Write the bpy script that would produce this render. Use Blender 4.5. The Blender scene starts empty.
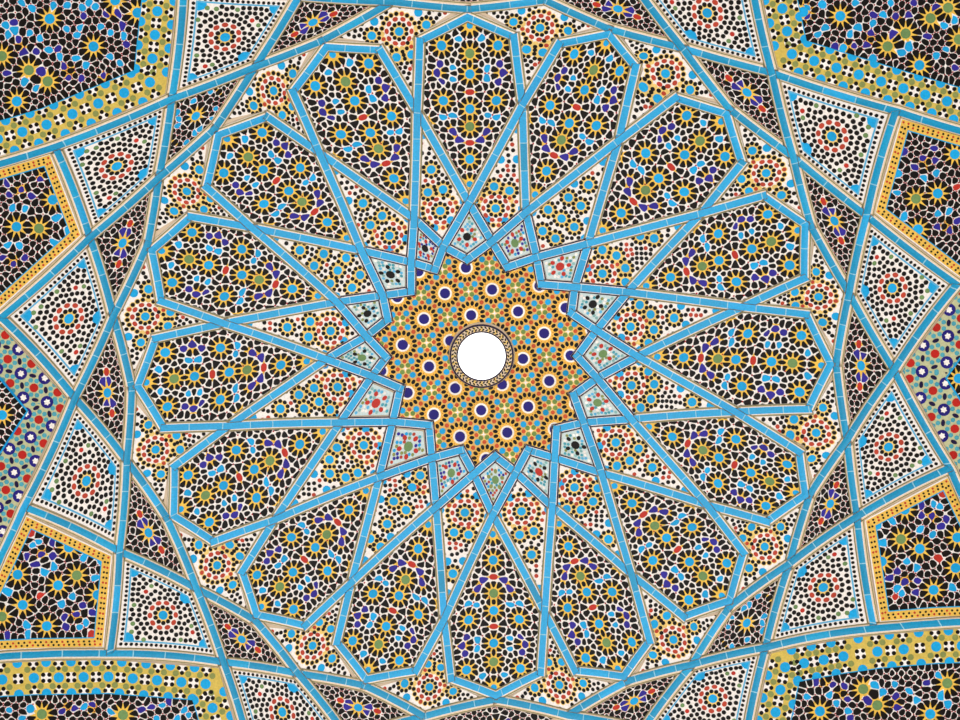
"""The tiled dome of an open pavilion seen from below: a sixteen-petalled rosette of glazed mosaic round a small skylight."""
import bpy, math, random
import numpy as np

# knots of the band net in plan, metres from the dome axis (x right, y down as seen from below), by kind and by petal anticlockwise from the top
NODE = {'C': [(-0.4353, -2.0875), (-1.2345, -1.7986), (-1.8245, -1.2277), (-2.1226, -0.4551), (-2.1487, 0.4111), (-1.8198, 1.2381), (-1.2005, 1.8252), (-0.4154, 2.1771), (0.4545, 2.1484), (1.2051, 1.8325),
       (1.8443, 1.2321), (2.0948, 0.4529), (2.1442, -0.423), (1.8156, -1.1904), (1.1665, -1.793), (0.4069, -2.1045)],
 'D': [(-0.0618, -1.3624), (-0.5364, -1.2516), (-1.0025, -0.9997), (-1.2427, -0.5642), (-1.3681, -0.0676), (-1.281, 0.5021), (-0.9637, 1.0075), (-0.4702, 1.3023), (0.0355, 1.3932), (0.5667, 1.3315),
       (1.009, 1.0364), (1.2833, 0.5637), (1.3498, 0.0113), (1.2709, -0.5517), (0.9433, -0.9799), (0.4197, -1.2655)],
 'E': [(-0.3016, -1.003), (-0.5904, -0.8791), (-0.8555, -0.5995), (-1.0213, -0.2445), (-0.9937, 0.1162), (-0.8318, 0.5375), (-0.4965, 0.8822), (-0.1222, 1.0412), (0.2556, 1.0392), (0.6084, 0.9161),
       (0.8758, 0.6039), (1.0055, 0.2089), (1.0077, -0.2182), (0.8277, -0.6049), (0.5029, -0.8779), (0.1204, -1.0288)],
 'F': [(-0.0996, -0.8813), (-0.3875, -0.8059), (-0.6082, -0.6217), (-0.8276, -0.3839), (-0.8612, -0.0446), (-0.7534, 0.2422), (-0.5105, 0.5902), (-0.2317, 0.8272), (0.0725, 0.8918), (0.3711, 0.8456),
       (0.634, 0.6626), (0.7973, 0.3609), (0.8379, 0.0123), (0.7959, -0.3727), (0.5409, -0.637), (0.247, -0.7999)],
 'P': [(0.0078, -2.6977), (-1.0492, -2.5244), (-1.9119, -1.9263), (-2.4996, -1.0796), (-2.7138, -0.0232), (-2.52, 1.0424), (-1.9205, 1.909), (-1.0522, 2.5007), (0.0126, 2.6877), (1.064, 2.5272),
       (1.9307, 1.913), (2.5247, 1.0458), (2.7147, 0.0087), (2.5036, -1.0727), (1.9137, -1.9167), (1.0447, -2.5243)],
 'Q': [(-0.5327, -2.7971), (-1.5634, -2.3841), (-2.3481, -1.6181), (-2.793, -0.5935), (-2.8015, 0.5454), (-2.3448, 1.6154), (-1.5824, 2.3645), (-0.5775, 2.7751), (0.5919, 2.7914), (1.5958, 2.3786),
       (2.3697, 1.5694), (2.7983, 0.5816), (2.7963, -0.5475), (2.3705, -1.573), (1.563, -2.3805), (0.5763, -2.7635)],
 'Sm': [(0.349, -2.5606), (-0.664, -2.5094), (-1.5591, -2.0575), (-2.2167, -1.3282), (-2.5739, -0.3869), (-2.5171, 0.6593), (-2.0432, 1.5781), (-1.2985, 2.2238), (-0.3588, 2.5695), (0.675, 2.5234),
        (1.5794, 2.0803), (2.2584, 1.2944), (2.579, 0.3785), (2.533, -0.6585), (2.0593, -1.5565), (1.255, -2.298)],
 'Sp': [(-0.3616, -2.5626), (-1.3459, -2.2307), (-2.0722, -1.5465), (-2.5054, -0.6775), (-2.5781, 0.3428), (-2.2529, 1.3062), (-1.5517, 2.0665), (-0.6492, 2.4959), (0.3937, 2.5474), (1.2975, 2.2764),
        (2.0733, 1.5518), (2.5102, 0.724), (2.5602, -0.3754), (2.2243, -1.3051), (1.5575, -2.0632), (0.685, -2.4946)],
 'U': [(0.0, -3.0419), (-1.1641, -2.8103), (-2.1313, -2.1542), (-2.8122, -1.1949), (-3.0521, -0.0068), (-2.8252, 1.1974), (-2.1158, 2.1533), (-1.1641, 2.8103), (-0.0, 3.0419), (1.1641, 2.8103),
       (2.1246, 2.1623), (2.8111, 1.1317), (3.0499, 0.0133), (2.8288, -1.1219), (2.1469, -2.1478), (1.1641, -2.8103)],
 'V': [(-0.6543, -3.2892), (-1.8422, -2.7934), (-2.8125, -1.8102), (-3.3002, -0.6687), (-3.2955, 0.696), (-2.801, 1.8409), (-1.8082, 2.8067), (-0.6543, 3.2892), (0.6543, 3.2892), (1.8391, 2.7954),
       (2.786, 1.8391), (3.2822, 0.6554), (3.2858, -0.6333), (2.8358, -1.8012), (1.8632, -2.7884), (0.6543, -3.2892)],
 'X': [(0.0148, -2.744), (-1.0762, -2.5602), (-1.9272, -1.9671), (-2.513, -1.1341), (-2.7497, -0.0066), (-2.5629, 1.0449), (-1.9243, 1.9479), (-1.0658, 2.5347), (0.0117, 2.7112), (1.0835, 2.5547),
       (1.9248, 1.9536), (2.5561, 1.032), (2.7459, -0.0023), (2.5401, -1.0562), (1.9282, -1.9484), (1.0492, -2.5537)]}
EXTRA = {'V10': [(2.9229, 1.7689), (3.0768, 1.6821), (3.3055, 1.5447)],
 'V11': [(3.3762, 1.1244)],
 'V13': [(3.2392, -1.5628)],
 'V2': [(-3.1784, -1.6347)],
 'V4': [(-3.3677, 0.9726), (-3.4291, 1.2927)],
 'V5': [(-2.9461, 1.7688), (-3.1561, 1.6563), (-3.2853, 1.58), (-3.3879, 1.5232)]}
# the same knots in the units of the mosaic drawings
DRAW = {'C': [(417.0, 111.0), (319.0, 152.0), (251.0, 227.0), (223.0, 323.0), (228.0, 426.0), (274.0, 520.0), (351.0, 583.0), (444.0, 620.0), (545.0, 613.0), (632.0, 575.0), (707.5, 505.0), (736.0, 411.7),
       (743.0, 306.7), (701.7, 213.0), (619.0, 140.0), (522.5, 104.0)],
 'D': [(469.0, 202.5), (414.0, 218.0), (361.0, 250.0), (336.7, 301.7), (326.0, 359.0), (340.0, 422.5), (379.0, 477.0), (436.0, 507.0), (493.0, 515.0), (552.5, 507.0), (601.7, 473.0), (631.7, 419.0),
       (638.0, 356.0), (628.0, 291.7), (588.5, 243.0), (526.0, 211.7)],
 'E': [(443.5, 246.0), (411.0, 261.7), (382.5, 295.0), (366.0, 336.0), (371.7, 376.0), (392.5, 421.7), (431.7, 458.0), (474.0, 474.0), (516.0, 472.5), (555.0, 458.0), (584.0, 422.5), (597.5, 378.0),
       (596.7, 330.0), (575.0, 286.7), (536.7, 256.7), (492.0, 241.0)],
 'F': [(467.5, 259.0), (435.0, 269.0), (411.0, 291.0), (387.5, 319.0), (386.0, 357.0), (400.0, 388.0), (429.0, 425.0), (461.0, 450.0), (495.0, 456.0), (528.0, 450.0), (556.7, 429.0), (574.0, 395.0),
       (577.5, 356.0), (571.7, 313.0), (541.7, 284.0), (507.5, 266.7)]}
OUTER = {2: {'depth': 40,
     'edges': [0, 1, 4],
     'minis': [((0, 0), [(415, 430), (125, 275), (670, 85), (630, 470)])],
     'poly': [(171, 98), (54, 146), (-30, 171), (-40, -40), (185.5, -40)],
     'stars': [((0, 0), 'turq', [(297, 112), (560, 278), (100, 607), (690, 0), (824, 75)]), ((0, 0), 'green', [(172, 420), (285, 487), (10, 335)])],
     'tiles': [((0, 0), 'blue',
                [(84, 130), (110, 240), (140, 312), (217, 303), (350, 288), (383, 400), (412, 465), (490, 465), (620, 455), (247, 425), (502, 97), (633, 85), (710, 82), (733, 157), (760, 268),
                 (35, 440)]),
               ((0, 0), 'turq',
                [(405, 30), (320, 30), (190, 48), (130, 15), (530, 12), (490, 45), (570, 45), (25, 148), (88, 182), (48, 212), (180, 195), (240, 232), (402, 172), (478, 165), (458, 210), (605, 158),
                 (662, 195), (745, 215), (290, 297), (358, 337), (452, 352), (515, 395), (660, 340), (718, 378), (145, 497), (213, 535)])],
     'type': 'green'},
 3: {'depth': 17,
     'edges': [0, 1, 4],
     'minis': [((0, 120), [(125, 415), (245, 320)]), ((0, 240), [(80, 120)])],
     'poly': [(89, 237), (54, 146), (-30, 171), (-40, 317), (0, 317)],
     'stars': [((0, 120), 'turq', [(98, 640), (315, 478)]), ((0, 120), 'green', [(233, 650)])],
     'tiles': [((0, 120), 'blue', [(38, 380), (128, 418), (55, 450), (188, 460), (243, 352)]), ((0, 120), 'turq', [(75, 522), (150, 527), (340, 588), (405, 668)]),
               ((0, 240), 'blue', [(15, 105), (80, 145), (145, 108)]), ((0, 240), 'turq', [(45, 35), (115, 35), (320, 10)])],
     'type': 'yellow'},
 4: {'dark': [(-26, 348), (27, 411), (-8, 465), (-26, 480)],
     'edges': [0, 3, 4, 5],
     'lattice': [19.4, 14.5],
     'poly': [(74, 398), (0, 317), (-40, 317), (-30, 620), (0, 556), (23, 507)],
     'stars': [((0, 360), 'turq', [(10, 330)])],
     'type': 'flower'},
 5: {'depth': 17,
     'edges': [0, 1, 3, 4, 5, 6],
     'minis': [((0, 480), [(245, 440)]), ((0, 600), [(450, 100)])],
     'poly': [(118.7, 551.7), (23, 507), (-30, 620), (-30, 661), (0, 657), (33, 655.3), (109, 654)],
     'stars': [((0, 480), 'turq', [(105, 568), (348, 632), (412, 405), (585, 690)]), ((0, 480), 'green', [(460, 572)]), ((0, 600), 'turq', [(135, 30), (280, 157)]), ((0, 600), 'green', [(10, 100)])],
     'tiles': [((0, 480), 'blue', [(157, 455), (247, 445), (210, 505), (310, 378), (317, 450)]), ((0, 480), 'red', [(183, 325), (240, 690)]),
               ((0, 480), 'turq', [(235, 370), (192, 390), (325, 520), (268, 552), (565, 587), (505, 470), (605, 490), (45, 675), (435, 705)]),
               ((0, 600), 'blue', [(45, 212), (388, 97), (460, 87), (492, 30), (400, 165), (552, 80)]), ((0, 600), 'red', [(543, 195)]),
               ((0, 600), 'turq', [(157, 147), (167, 208), (370, 28), (475, 163), (520, 138)])],
     'type': 'yellow'},
 6: {'depth': 40,
     'edges': [0, 1, 2, 3, 6],
     'minis': [((0, 600), [(555, 650), (400, 640)])],
     'poly': [(223, 662.5), (109, 654), (33, 655.3), (0, 657), (-30, 661), (-40, 760), (251, 760)],
     'stars': [((0, 600), 'green', [(250, 685), (737, 690)])],
     'tiles': [((0, 600), 'blue', [(373, 668), (445, 650), (555, 628), (845, 662), (910, 640), (1012, 610)]),
               ((0, 600), 'turq', [(52, 660), (175, 650), (130, 710), (505, 640), (660, 668), (940, 715), (1108, 658), (975, 630), (1065, 715), (1132, 692)])],
     'type': 'green'},
 10: {'depth': 40,
      'edges': [0, 3, 4, 5, 6, 7, 8],
      'minis': [((800, 600), [(250, 560), (570, 620), (150, 490)])],
      'poly': [(766, 648), (742.5, 760), (1000, 760), (992, 622), (935, 624), (902, 626.7), (875, 629), (840, 634), (800, 641)],
      'stars': [((800, 600), 'turq', [(120, 668), (783, 685)]), ((800, 600), 'green', [(380, 535), (465, 632), (885, 500)])],
      'tiles': [((800, 600), 'blue', [(97, 495), (200, 505), (270, 520), (283, 595), (403, 608), (577, 573), (590, 645), (755, 498), (300, 710), (-45, 640)]),
                ((800, 600), 'turq', [(455, 505), (505, 557), (570, 505), (655, 545), (700, 597), (220, 618), (175, 570), (40, 580), (290, 665), (845, 572), (893, 627), (828, 450), (-60, 685)])],
      'type': 'green'},
 11: {'depth': 17,
      'edges': [0, 1, 2, 3, 5, 6],
      'minis': [((800, 480), [(790, 215), (630, 600)])],
      'poly': [(858, 516.7), (875, 629), (902, 626.7), (935, 624), (992, 622), (990, 550), (951, 468)],
      'stars': [((800, 480), 'turq', [(720, 413), (945, 345), (935, 528), (803, 660), (492, 490), (630, 178)]), ((800, 480), 'green', [(607, 355)])],
      'tiles': [((800, 480), 'blue', [(730, 150), (727, 218), (793, 215), (885, 230), (840, 275), (590, 548), (543, 592), (630, 605), (700, 605), (692, 675)]),
                ((800, 480), 'red', [(853, 92), (828, 470), (570, 705)]),
                ((800, 480), 'turq', [(800, 138), (843, 160), (725, 295), (795, 328), (500, 377), (640, 492), (700, 530), (555, 245), (465, 270), (918, 648), (580, 655), (613, 680)])],
      'type': 'yellow'},
 12: {'dark': [(970, 345), (946.5, 378), (970, 414), (985, 414), (985, 345)],
      'edges': [0, 1, 4],
      'lattice': [22.0, 14.5],
      'poly': [(895, 370), (951, 468), (990, 550), (1000, 284), (958, 284)],
      'stars': [((800, 360), 'turq', [(955, 110)])],
      'type': 'flower'},
 13: {'depth': 17,
      'edges': [0, 3, 4],
      'minis': [((800, 120), [(750, 255), (880, 640)])],
      'poly': [(867.5, 215), (958, 284), (1000, 284), (992, 138), (897, 110)],
      'stars': [((800, 120), 'turq', [(930, 205), (828, 440), (710, 655)]), ((800, 120), 'green', [(697, 472)])],
      'tiles': [((800, 120), 'blue', [(630, 190), (738, 230), (692, 282), (808, 170), (810, 240), (945, 605), (898, 660), (825, 640)]), ((800, 120), 'red', [(945, 400)]),
                ((800, 120), 'turq', [(745, 345), (815, 318), (580, 437), (590, 325), (628, 572), (895, 545), (830, 562)])],
      'type': 'yellow'},
 14: {'depth': 40,
      'edges': [0, 1, 4],
      'minis': [((800, 0), [(280, 290), (420, 230), (590, 120)])],
      'poly': [(772.5, 71.7), (897, 110), (992, 138), (1000, -40), (749, -40)],
      'stars': [((800, 0), 'turq', [(243, 95), (718, 390), (20, 70)]), ((800, 0), 'green', [(635, 200), (527, 277), (785, 108), (890, 45), (955, 235)])],
      'tiles': [((800, 0), 'blue', [(45, 100), (440, 88), (573, 92), (650, 85), (425, 200), (560, 208), (210, 272), (325, 275), (403, 268), (770, 220), (815, 42), (930, 408), (680, 15)]),
                ((800, 0), 'turq',
                 [(45, 45), (135, 25), (333, 18), (155, 165), (105, 210), (352, 165), (298, 208), (500, 85), (437, 138), (545, 15), (660, 280), (608, 322), (865, 155), (928, 125), (880, 293),
                  (820, 330), (262, 280), (440, 345)])],
      'type': 'green'}}
OUTER_PLAN = {2: [(-2.1313, -2.1542), (-2.8125, -1.8102), (-3.1784, -1.6347), (-2.7152, -2.7076), (-1.7729, -2.926)],
 3: [(-2.8122, -1.1949), (-2.8125, -1.8102), (-3.1784, -1.6347), (-3.4373, -0.6972), (-3.3002, -0.6687)],
 4: [(-3.0521, -0.0068), (-3.3002, -0.6687), (-3.4373, -0.6972), (-3.4291, 1.2927), (-3.3677, 0.9726), (-3.2955, 0.696)],
 5: [(-2.8252, 1.1974), (-3.2955, 0.696), (-3.4291, 1.2927), (-3.3879, 1.5232), (-3.2853, 1.58), (-3.1561, 1.6563), (-2.801, 1.8409)],
 6: [(-2.1158, 2.1533), (-2.801, 1.8409), (-3.1561, 1.6563), (-3.2853, 1.58), (-3.3879, 1.5232), (-3.2884, 1.9894), (-1.8384, 2.7521)],
 10: [(2.1246, 2.1623), (1.8272, 2.8163), (3.1231, 2.2136), (3.3055, 1.5447), (3.0768, 1.6821), (2.9229, 1.7689), (2.786, 1.8391), (2.5916, 1.9399), (2.3482, 2.059)],
 11: [(2.8111, 1.1317), (2.786, 1.8391), (2.9229, 1.7689), (3.0768, 1.6821), (3.3055, 1.5447), (3.3762, 1.1244), (3.2822, 0.6554)],
 12: [(3.0499, 0.0133), (3.2822, 0.6554), (3.3762, 1.1244), (3.4343, -0.6423), (3.2858, -0.6333)],
 13: [(2.8288, -1.1219), (3.2858, -0.6333), (3.4343, -0.6423), (3.2392, -1.5628), (2.8358, -1.8012)],
 14: [(2.1469, -2.1478), (2.8358, -1.8012), (3.2392, -1.5628), (2.9317, -2.4577), (1.8634, -2.7894)]}
OUTER_WARP = {2: (((68.1, 67.0), 100.0),
     [[-2.583046, -2.287875], [-0.224706, 0.559352], [0.013794, 0.053536], [0.002756, -0.002528], [2.7e-05, -0.000632], [0.435183, -0.063572], [0.018401, 0.040972], [-0.0022, 0.0067],
      [-9.3e-05, -0.000194], [0.060862, 0.006249], [0.00665, -0.001937], [-0.000482, -0.000154], [0.000356, 0.001006], [0.000343, -0.000468], [-0.00054, 1.7e-05]]),
 3: (((14.6, 237.6), 100.0),
     [[-3.138378, -1.208057], [-0.157852, 0.674541], [0.028438, 0.027758], [0.002136, -0.005976], [-0.00021, -0.000423], [0.385664, 0.021574], [0.006381, 0.062109], [-0.001244, 0.003603],
      [8.8e-05, -0.00101], [0.067887, 0.002664], [0.003592, -0.001084], [-0.000947, -1e-06], [0.002116, 5e-06], [0.000311, -0.000693], [-0.000484, -2.3e-05]]),
 4: (((4.5, 452.5), 100.0),
     [[-3.369533, 0.287752], [-0.016722, 0.69428], [0.034513, -0.016006], [-0.000425, -0.006386], [-0.000304, 0.000313], [0.380362, 0.16023], [0.002324, 0.061505], [-0.00079, -0.00391],
      [-4.5e-05, -0.001015], [0.070154, 0.000607], [-0.000845, -0.001274], [-0.001047, -0.000172], [0.002445, -0.001436], [-0.000165, -0.000655], [-0.000472, -0.000138]]),
 5: (((32.0, 615.1), 100.0),
     [[-3.199388, 1.416383], [0.086469, 0.608343], [0.02753, -0.043615], [-0.002092, -0.003712], [-0.000194, 0.000577], [0.41865, 0.243899], [-0.002963, 0.040178], [-0.00162, -0.007764],
      [-4.4e-05, -0.000473], [0.067608, -0.004016], [-0.004257, -0.002254], [-0.00091, -7.7e-05], [0.001526, -0.002584], [-0.00034, -0.000506], [-0.000539, -0.000165]]),
 6: (((78.0, 687.1), 100.0),
     [[-2.918828, 1.952652], [0.118913, 0.553227], [0.021553, -0.053652], [-0.002324, -0.002014], [-2.7e-05, 0.000623], [0.475309, 0.261504], [-0.010628, 0.026105], [-0.002356, -0.007855],
      [0.000152, 0.000188], [0.065244, -0.009926], [-0.005737, -0.002745], [-0.000534, 0.000303], [0.000176, -0.003118], [-0.000244, -0.000178], [-0.000616, -0.000102]]),
 10: (((872.5, 660.5), 100.0),
      [[2.731152, 2.028824], [-0.138861, 0.569349], [-0.017345, -0.053625], [0.002246, -0.002467], [-1e-06, 0.000621], [0.515018, -0.216], [-0.009219, -0.031603], [-0.003229, 0.007689],
       [0.000141, -9.5e-05], [-0.065465, -0.014821], [0.00564, -0.002346], [0.00057, 0.000245], [-0.000283, 0.003073], [-0.000296, 0.000213], [0.000607, -8.1e-05]]),
 11: (((929.0, 576.6), 100.0),
      [[3.105895, 1.407683], [-0.105585, 0.62659], [-0.024625, -0.040449], [0.001998, -0.00441], [0.000181, 0.000531], [0.442055, -0.195728], [0.000954, -0.047049], [-0.00231, 0.00714],
       [-8.3e-05, 0.000668], [-0.06846, -0.008183], [0.003723, -0.001762], [0.000983, -6.7e-05], [0.001401, 0.002504], [-0.000336, 0.000544], [0.000538, -0.000124]]),
 12: (((958.8, 391.2), 100.0),
      [[3.329213, 0.114241], [0.003783, 0.698991], [-0.031739, -0.006019], [0.000168, -0.00676], [0.000288, 0.000183], [0.390749, -0.091419], [0.008308, -0.065772], [-0.001121, 0.001774],
       [-9.5e-05, 0.00117], [-0.069877, -0.004052], [-0.000346, -0.000877], [0.001085, -7.2e-05], [0.002392, 0.001215], [-0.000114, 0.000686], [0.000476, -8.2e-05]]),
 13: (((942.9, 206.2), 100.0),
      [[3.155134, -1.160629], [0.113538, 0.66123], [-0.026584, 0.030913], [-0.001801, -0.005567], [0.000186, -0.000478], [0.393124, 0.029466], [0.013136, -0.059563], [-0.001259, -0.004628],
       [-1.5e-05, 0.000869], [-0.066718, -0.002475], [-0.004081, -0.001337], [0.000861, 8.9e-05], [0.001887, -5.2e-05], [0.000293, 0.000678], [0.000486, 3.2e-05]]),
 14: (((882.1, 47.9), 100.0),
      [[2.670757, -2.177017], [0.168698, 0.552835], [-0.014942, 0.054021], [-0.002322, -0.002236], [2e-06, -0.000634], [0.441255, 0.107994], [0.025108, -0.037125], [-0.001756, -0.006979],
       [-0.000179, 0.0001], [-0.059758, 0.001831], [-0.006699, -0.002461], [0.000424, -0.000157], [8.5e-05, -0.001103], [0.000247, 0.000461], [0.000554, 6.2e-05]])}
OCULUS = (-0.0125, -0.0077)

# ----------------------------------------------------------------------------------------
# constants of the dome: a spherical shell seen from below, plan x to the right, plan y downwards
# ----------------------------------------------------------------------------------------
RS = 4.0                      # inner radius of the dome
ZC = 5.6                      # height of the dome's centre (springing line)
rng = random.Random(7)
nrg = np.random.default_rng(7)

def on_dome(xy, h=0.0):
    """plan points -> points on the inner face of the dome, lifted h metres off it towards the room"""
    xy = np.asarray(xy, float)
    z = np.sqrt(np.maximum(RS * RS - (xy ** 2).sum(-1), 1e-4))
    p = np.concatenate([xy, z[..., None]], -1)
    h = np.asarray(h, float)
    p = p * ((RS - h) / RS)[..., None] if h.ndim else p * ((RS - h) / RS)
    p[..., 2] += ZC
    return p

def scale_at(xy):
    """metres of plan per drawing unit at a plan point"""
    r2 = float(xy[0]) ** 2 + float(xy[1]) ** 2
    return (ZC - 1.6 + math.sqrt(max(RS * RS - r2, 0.01))) / 900.0

# ----------------------------------------------------------------------------------------
# 2D helpers
# ----------------------------------------------------------------------------------------
def area2(p):
    x, y = p[:, 0], p[:, 1]
    return float(np.dot(x, np.roll(y, -1)) - np.dot(y, np.roll(x, -1)))

def clip_half(poly, n, d):
    """keep the part of poly where dot(n, p) <= d"""
    s = poly @ n - d
    if (s <= 1e-12).all():
        return poly
    if (s > 0).all():
        return None
    out = []
    m = len(poly)
    for i in range(m):
        a, b = s[i], s[(i + 1) % m]
        if a <= 0:
            out.append(poly[i])
        if (a < 0 < b) or (b < 0 < a):
            t = a / (a - b)
            out.append(poly[i] + t * (poly[(i + 1) % m] - poly[i]))
    return np.array(out) if len(out) > 2 else None

def clip_to_convex(poly, win):
    """poly (any shape) cut by the convex polygon win"""
    if area2(win) < 0:
        win = win[::-1]
    for i in range(len(win)):
        a, b = win[i], win[(i + 1) % len(win)]
        e = b - a
        n = np.array([e[1], -e[0]])
        L = math.hypot(*n)
        if L < 1e-9:
            continue
        n = n / L
        poly = clip_half(poly, n, float(n @ a))
        if poly is None:
            return None
    return poly

def inside(poly, pts):
    pts = np.asarray(pts, float)
    x, y = pts[:, 0], pts[:, 1]
    r = np.zeros(len(pts), bool)
    m = len(poly)
    for i in range(m):
        x0, y0 = poly[i]; x1, y1 = poly[(i + 1) % m]
        if y0 == y1:
            continue
        c = (y0 > y) != (y1 > y)
        r ^= c & (x < (x1 - x0) * (y - y0) / (y1 - y0) + x0)
    return r

def edge_dist(poly, pts):
    pts = np.asarray(pts, float)
    best = np.full(len(pts), 1e9)
    for i in range(len(poly)):
        a = poly[i]; b = poly[(i + 1) % len(poly)]
        e = b - a
        t = np.clip(((pts - a) @ e) / max(e @ e, 1e-12), 0, 1)
        q = a + t[:, None] * e
        best = np.minimum(best, np.hypot(*(pts - q).T))
    return best

def inset(poly, d):
    """offset of a convex or mildly concave polygon inwards by d (number or one per edge)"""
    m = len(poly)
    s = 1 if area2(poly) > 0 else -1
    ds = [d] * m if np.isscalar(d) else d
    lines = []
    for i in range(m):
        a = poly[i]; b = poly[(i + 1) % m]
        e = (b - a) / max(np.hypot(*(b - a)), 1e-9)
        n = np.array([-e[1], e[0]]) * s
        lines.append((a + n * ds[i], e))
    out = []
    for i in range(m):
        (p, u), (q, v) = lines[i - 1], lines[i]
        den = u[0] * v[1] - u[1] * v[0]
        if abs(den) < 1e-6:
            out.append(q)
        else:
            t = ((q - p)[0] * v[1] - (q - p)[1] * v[0]) / den
            out.append(p + u * t)
    return np.array(out)

def mvc(src, dst, pts):
    """mean value coordinates: carries pts from polygon src to polygon dst"""
    pts = np.asarray(pts, float)
    m = len(src)
    D = src[None] - pts[:, None]
    R = np.hypot(D[..., 0], D[..., 1]) + 1e-9
    D2, R2 = np.roll(D, -1, 1), np.roll(R, -1, 1)
    cr = D[..., 0] * D2[..., 1] - D[..., 1] * D2[..., 0]
    dt = (D * D2).sum(-1)
    den = R * R2 + dt
    den = np.where(np.abs(den) < 1e-7, 1e-7, den)
    t = cr / den                                    # tan(half angle)
    w = (np.roll(t, 1, 1) + t) / R
    w = w / w.sum(1, keepdims=True)
    return w @ dst

def ngon(c, r, n=10, a0=0.0, ax=1.0, rot=0.0):
    a = a0 + np.arange(n) * 2 * math.pi / n
    p = np.stack([np.cos(a) * r * ax, np.sin(a) * r], 1)
    if rot:
        cs, sn = math.cos(rot), math.sin(rot)
        p = p @ np.array([[cs, sn], [-sn, cs]])
    return p + np.asarray(c, float)

def spiky(c, r0, r1, n, a0):
    a = a0 + np.arange(2 * n) * math.pi / n
    r = np.where(np.arange(2 * n) % 2 == 0, r1, r0)
    return np.stack([np.cos(a) * r, np.sin(a) * r], 1) + np.asarray(c, float)

def rays(c, r0, r1, n, a0):
    """the same star as n convex kites round its centre"""
    p = spiky(c, r0, r1, n, a0)
    c = np.asarray(c, float)
    return [np.array([c, p[2 * i - 1], p[2 * i], p[(2 * i + 1) % (2 * n)]]) for i in range(n)]

def soften(p):
    q = np.roll(p, -1, 0)
    return np.stack([p * .74 + q * .26, p * .26 + q * .74], 1).reshape(-1, 2)

# ----------------------------------------------------------------------------------------
# colours of the glazes (as the tiles are)
# ----------------------------------------------------------------------------------------
def lin(c):
    c = np.asarray(c, float) / 255
    return np.where(c <= .04045, c / 12.92, ((c + .055) / 1.055) ** 2.4)

COL = {k: lin(v) for k, v in dict(
    white=(250, 244, 240), joint=(150, 208, 230), black=(13, 7, 6), straw=(242, 208, 124), edge=(238, 228, 214), turq=(22, 168, 232), sky=(22, 168, 228), yellow=(244, 198, 84),
    red=(194, 52, 40), rust=(188, 68, 48), leaf=(118, 146, 72), brick=(202, 84, 44), blue=(50, 42, 152), navy=(34, 26, 124), green=(112, 146, 92), olive=(140, 148, 84),
    cream=(226, 204, 176), pink=(226, 196, 172), moss=(134, 130, 84), ochre=(228, 184, 106), teal=(0, 150, 200), lagoon=(10, 162, 214),
    pale=(206, 224, 226), mint=(140, 190, 190), dot=(176, 36, 52), ink=(26, 14, 60), lemon=(216, 190, 92), sea=(78, 164, 182), mist=(96, 182, 226), crimson=(184, 34, 26),
    khaki=(196, 198, 156), gold=(240, 190, 82), honey=(236, 192, 86), deep=(18, 12, 100)).items()}

# ----------------------------------------------------------------------------------------
# materials
# ----------------------------------------------------------------------------------------
def glaze_material(name, rough, spec, bump):
    m = bpy.data.materials.new(name)
    m.use_nodes = True
    nt = m.node_tree
    b = nt.nodes['Principled BSDF']
    at = nt.nodes.new('ShaderNodeAttribute'); at.attribute_name = 'glaze'
    tc = nt.nodes.new('ShaderNodeTexCoord')
    nz = nt.nodes.new('ShaderNodeTexNoise'); nz.inputs['Scale'].default_value = 70; nz.inputs['Detail'].default_value = 3
    nt.links.new(tc.outputs['Object'], nz.inputs['Vector'])
    mr = nt.nodes.new('ShaderNodeMapRange')
    mr.inputs['From Min'].default_value = .3; mr.inputs['From Max'].default_value = .7
    mr.inputs['To Min'].default_value = .88; mr.inputs['To Max'].default_value = 1.08
    nt.links.new(nz.outputs['Fac'], mr.inputs['Value'])
    mx = nt.nodes.new('ShaderNodeVectorMath'); mx.operation = 'SCALE'
    nt.links.new(at.outputs['Color'], mx.inputs[0]); nt.links.new(mr.outputs['Result'], mx.inputs['Scale'])
    nt.links.new(mx.outputs['Vector'], b.inputs['Base Color'])
    b.inputs['Roughness'].default_value = rough
    b.inputs['Specular IOR Level'].default_value = spec
    if bump:
        bp = nt.nodes.new('ShaderNodeBump'); bp.inputs['Strength'].default_value = bump; bp.inputs['Distance'].default_value = .004
        n2 = nt.nodes.new('ShaderNodeTexNoise'); n2.inputs['Scale'].default_value = 22
        nt.links.new(tc.outputs['Object'], n2.inputs['Vector'])
        nt.links.new(n2.outputs['Fac'], bp.inputs['Height']); nt.links.new(bp.outputs['Normal'], b.inputs['Normal'])
    return m

MAT_MOSAIC = glaze_material('mosaic_glaze', .42, .2, .15)
MAT_BAND = glaze_material('band_glaze', .30, .5, .35)
MAT_GROUT = glaze_material('edging_glaze', .6, .3, .2)

def plain_material(name, col, rough=.8, emit=None, strength=0):
    m = bpy.data.materials.new(name); m.use_nodes = True
    b = m.node_tree.nodes['Principled BSDF']
    nz = m.node_tree.nodes.new('ShaderNodeTexNoise'); nz.inputs['Scale'].default_value = 9
    rp = m.node_tree.nodes.new('ShaderNodeMix'); rp.data_type = 'RGBA'
    rp.inputs['A'].default_value = (*(col * .9), 1); rp.inputs['B'].default_value = (*col, 1)
    m.node_tree.links.new(nz.outputs['Fac'], rp.inputs['Factor']); m.node_tree.links.new(rp.outputs['Result'], b.inputs['Base Color'])
    b.inputs['Roughness'].default_value = rough
    if emit is not None:
        b.inputs['Emission Color'].default_value = (*emit, 1); b.inputs['Emission Strength'].default_value = strength
    return m

MAT_PLASTER = plain_material('lime_plaster', COL['cream'])
MAT_GLASS = plain_material('frosted_skylight_glass', lin((245, 245, 240)), .5, lin((255, 254, 250)), 1.15)

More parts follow.
